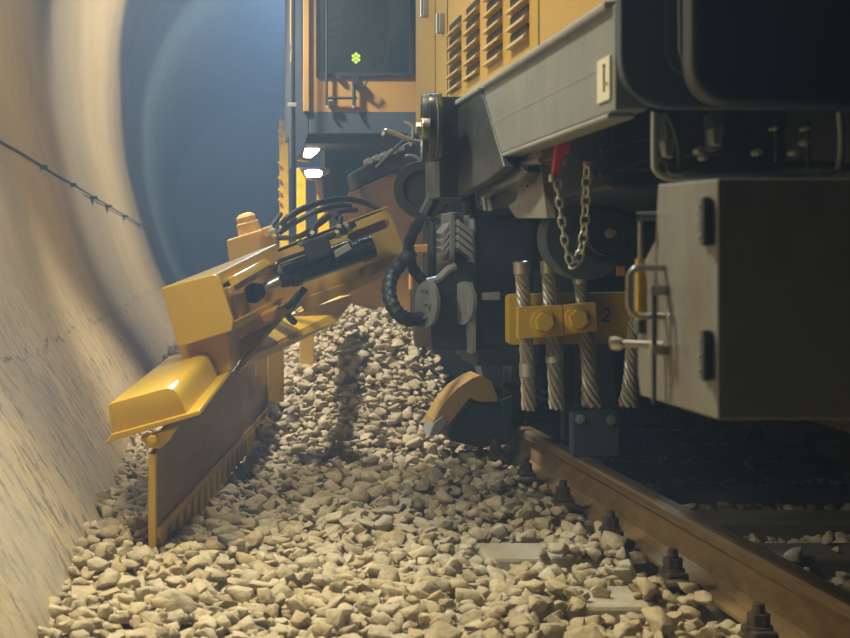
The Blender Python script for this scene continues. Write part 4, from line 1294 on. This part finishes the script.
# ------------------------------------------------------------------ clamp bar with the wire ropes
zq = 4.72
cbz = thing('clamp_bar', 'yellow clamp bar marked 2 holding the hanging wire ropes', 'clamp', W(570, 345, zq))
MB().prism(rounded([W(x, y, zq) for x, y in ((508, 294), (632, 292), (632, 343), (508, 345))], [.02, .0, .0, .02], 4), (0, .05, 0)).build('bar', M['yellow'], cbz, bevel=.003)
for a in ([(518, 307), (563, 305), (564, 336), (518, 339)], [(563.5, 305), (596, 302), (598, 331), (565, 335)]):
    MB().prism([W(x, y, zq - .13) for x, y in a], (0, .035, 0)).build('clamp_plate', M['yellow'], cbz, bevel=.003)
for x0, y0 in ((543, 322), (577, 319)):
    q = W(x0, y0, zq - .13); c = MB().cyl(q + V(0, .14, 0), q + V(0, -.006, 0), .046, n=24).hexa(q + V(0, -.006, 0), q + V(0, -.03, 0), .036)
    c.build('clamp_bolt', M['yellow'], cbz, bevel=.003)
fc = bpy.data.curves.new('number', 'FONT'); fc.body = '2'; fc.size = .075; fc.extrude = .001; fc.align_x = 'CENTER'; fc.shear = .15
tmp = bpy.data.objects.new('printed_number_curve', fc); COL.objects.link(tmp)
bpy.context.view_layer.update()
fme = bpy.data.meshes.new_from_object(tmp.evaluated_get(bpy.context.evaluated_depsgraph_get()))
bpy.data.objects.remove(tmp); bpy.data.curves.remove(fc)
fo = bpy.data.objects.new('printed_number', fme); COL.objects.link(fo); fo.parent = cbz
fme.materials.clear(); fme.materials.append(M['ink'])
fo.rotation_euler = (math.pi / 2, 0, 0); fo.location = W(605, 322, zq - .003) - WL[cbz.name]
MB().prism([W(x, y, zq + .05) for x, y in ((540, 270), (556, 270), (556, 300), (540, 300))], (0, .1, 0)).build('bar_mount', M['black'], cbz)
MB().box(1.30, 1.75, zq + .05, zq + .15, .68, .80).build('bar_mount', M['black'], cbz)


def wire_rope(pts, r, label, fray=0.0, ferr=(), grip=None):
    """strands twisted around a core; ferrules at parameters along it"""
    P = spline(pts, 14)
    n = len(P)
    t = thing('wire_rope', label, 'wire rope', P[-1], 'wire ropes in the clamp bar')
    MB().tube(P, r * .62, 10).build('rope_core', M['rope'], t, smooth=True)
    for k in range(6):
        q = []
        for i, p in enumerate(P):
            s = i / (n - 1)
            a = k * math.pi / 3 + s * 15
            sp_ = 1.0 + fray * max(0.0, (s - .72) / .28) ** 1.5
            q.append(p + V(math.cos(a) * r * .68 * sp_, math.sin(a) * r * .68 * sp_, 0))
        MB().tube(q, r * .36, 7).build('strand', M['rope'], t, smooth=True)
    if fray > 0.3:
        mbf = MB()
        for k in range(22):
            a = random.uniform(0, 6.28); e = P[-1] + V(math.cos(a) * r * random.uniform(.6, 1.9), math.sin(a) * r, random.uniform(-.015, .03))
            mbf.tube([P[int(n * .8)] + V(math.cos(a) * r * .5, math.sin(a) * r * .5, 0), e], .002, 5)
        mbf.build('frayed_wires', M['rope'], t)
    for s0, s1 in ferr:
        i0, i1 = int(s0 * (n - 1)), max(int(s0 * (n - 1)) + 1, int(s1 * (n - 1)))
        p0, p1 = P[i0], P[i1]; dd = (p1 - p0).normalized()
        Lf = (p1 - p0).length
        MB().tube_axis(p0, dd, [(0, r * .8), (0, r * 1.12), (Lf, r * 1.12), (Lf, r * .8)], 20).build('ferrule', M['ferrule'], t, smooth=True)
    return t


zr = zq - .06
wire_rope([W(521, 262, zr), W(525, 320, zr), W(529, 410, zr)], .026, 'leftmost wire rope in the clamp bar, shiny ferrule on top', 0.1, ((0, .11), (.50, .60), (.76, .83)))
wire_rope([W(548, 261, zr), W(551, 320, zr), W(557, 409, zr)], .026, 'second wire rope from the left, behind the big clamp bolt', 0.25, ((0, .11), (.52, .60), (.72, .76)))
wire_rope([W(580, 276, zr + .02), W(585, 330, zr + .02), W(592, 406, zr + .02)], .026, 'third wire rope with dark cap and splayed frayed end', .75, ((0, .1),))
wire_rope([W(636, 300, zr - .2), W(632, 350, zr - .2), W(628, 406, zr - .2)], .023, 'rightmost frayed wire rope beside the grey box', .6, ())

# ------------------------------------------------------------------ red hook and safety chain
zk = 2.9
hk = thing('red_handle', 'red painted hook handle hanging below the grey frame', 'handle', W(556, 182, zk))
MB().prism(rounded([W(x, y, zk) for x, y in ((557, 142.5), (570, 142), (570, 153), (564, 155), (557.5, 181), (552, 181), (553, 174), (556, 150))], .006, 3), (0, .02, 0)).build('handle_grip', M['red'], hk, bevel=.004)
MB().cyl(W(566, 143, zk + .01), W(568, 135, zk + .01), .008, n=12).build('handle_pin', M['steel'], hk, smooth=True)
MB().tube([W(564, 155, zk + .01), W(564, 165, zk + .01)], .0065, 10).build('handle_stub', M['zinc'], hk, smooth=True)
MB().obox(W(551.5, 178, zk), (.008, .02, .018)).build('handle_tip', M['zinc'], hk, bevel=.002)
ch = thing('safety_chain', 'pale steel chain hanging in a loop from the red hook', 'chain', W(573, 268, zk))
cp = [W(558, 184, zk), W(560, 205, zk), W(563, 228, zk), W(567, 250, zk), (W(573, 265, zk)), W(579, 258, zk), W(583.5, 238, zk), W(585.5, 215, zk), W(586.5, 190, zk), W(587, 166, zk)]
P = spline(cp, 30)
acc, link_len, last, k = 0.0, .0245, 0, 0
dist = [0.0]
for i in range(1, len(P)): dist.append(dist[-1] + (P[i] - P[i - 1]).length)
pos = .0
while pos < dist[-1]:
    i = next(j for j, dv in enumerate(dist) if dv >= pos)
    i = min(max(i, 1), len(P) - 2)
    t = (P[i + 1] - P[i - 1]).normalized()
    side = V(0, 1, 0) if k % 2 else t.cross(V(0, 1, 0)).normalized()
    if k % 2 == 0: side = (side + V(0, .25, 0)).normalized()
    else: side = (side + t.cross(V(0, 1, 0)).normalized() * .45).normalized()
    hl, hw = .0125, .0085
    q = []
    for a in np.linspace(0, 2 * math.pi, 18)[:-1]:
        c_, s_ = math.cos(a), math.sin(a)
        q.append(P[i] + t * (hl * (1 if c_ > 0 else -1) * min(1, abs(c_) * 1.25) + 0) + side * hw * s_)
    MB().tube(q, .0030, 6, closed=True).build('chain_link', M['zinc'], ch, smooth=True)
    pos += .0215; k += 1
MB().obox(W(587, 164, zk), (.016, .016, .012)).build('chain_anchor', M['zinc'], ch, bevel=.002)

# ------------------------------------------------------------------ cable along the left wall
wc_ = thing('wall_cable', 'thin dark cable strung along the left tunnel wall', 'cable', V(-1.3, 6.0, 1.6))
cpts, brs = [], []
for i in range(20):
    y = 4.0 + i * .9
    z = 1.60 - .012 * (y - 6) * .5 + .004 * math.sin(i * 1.9)
    cpts.append(V(wall_x(z) + .030, y, z))
MB().tube(spline(cpts, 3), .008, 7).build('cable_line', M['cable'], wc_, smooth=True)
for y in (6.15, 8.35, 10.1, 11.9, 13.5, 16.0, 19.0):
    z = 1.60 - .006 * (y - 6)
    xw = wall_x(z)
    mb = MB().obox(V(xw + .03, y, z - .012), (.09, .05, .028)); mb.obox(V(xw + .02, y - .02, z - .05), (.03, .04, .06))
    mb.build('cable_clip', M['cable'], wc_, bevel=.004)
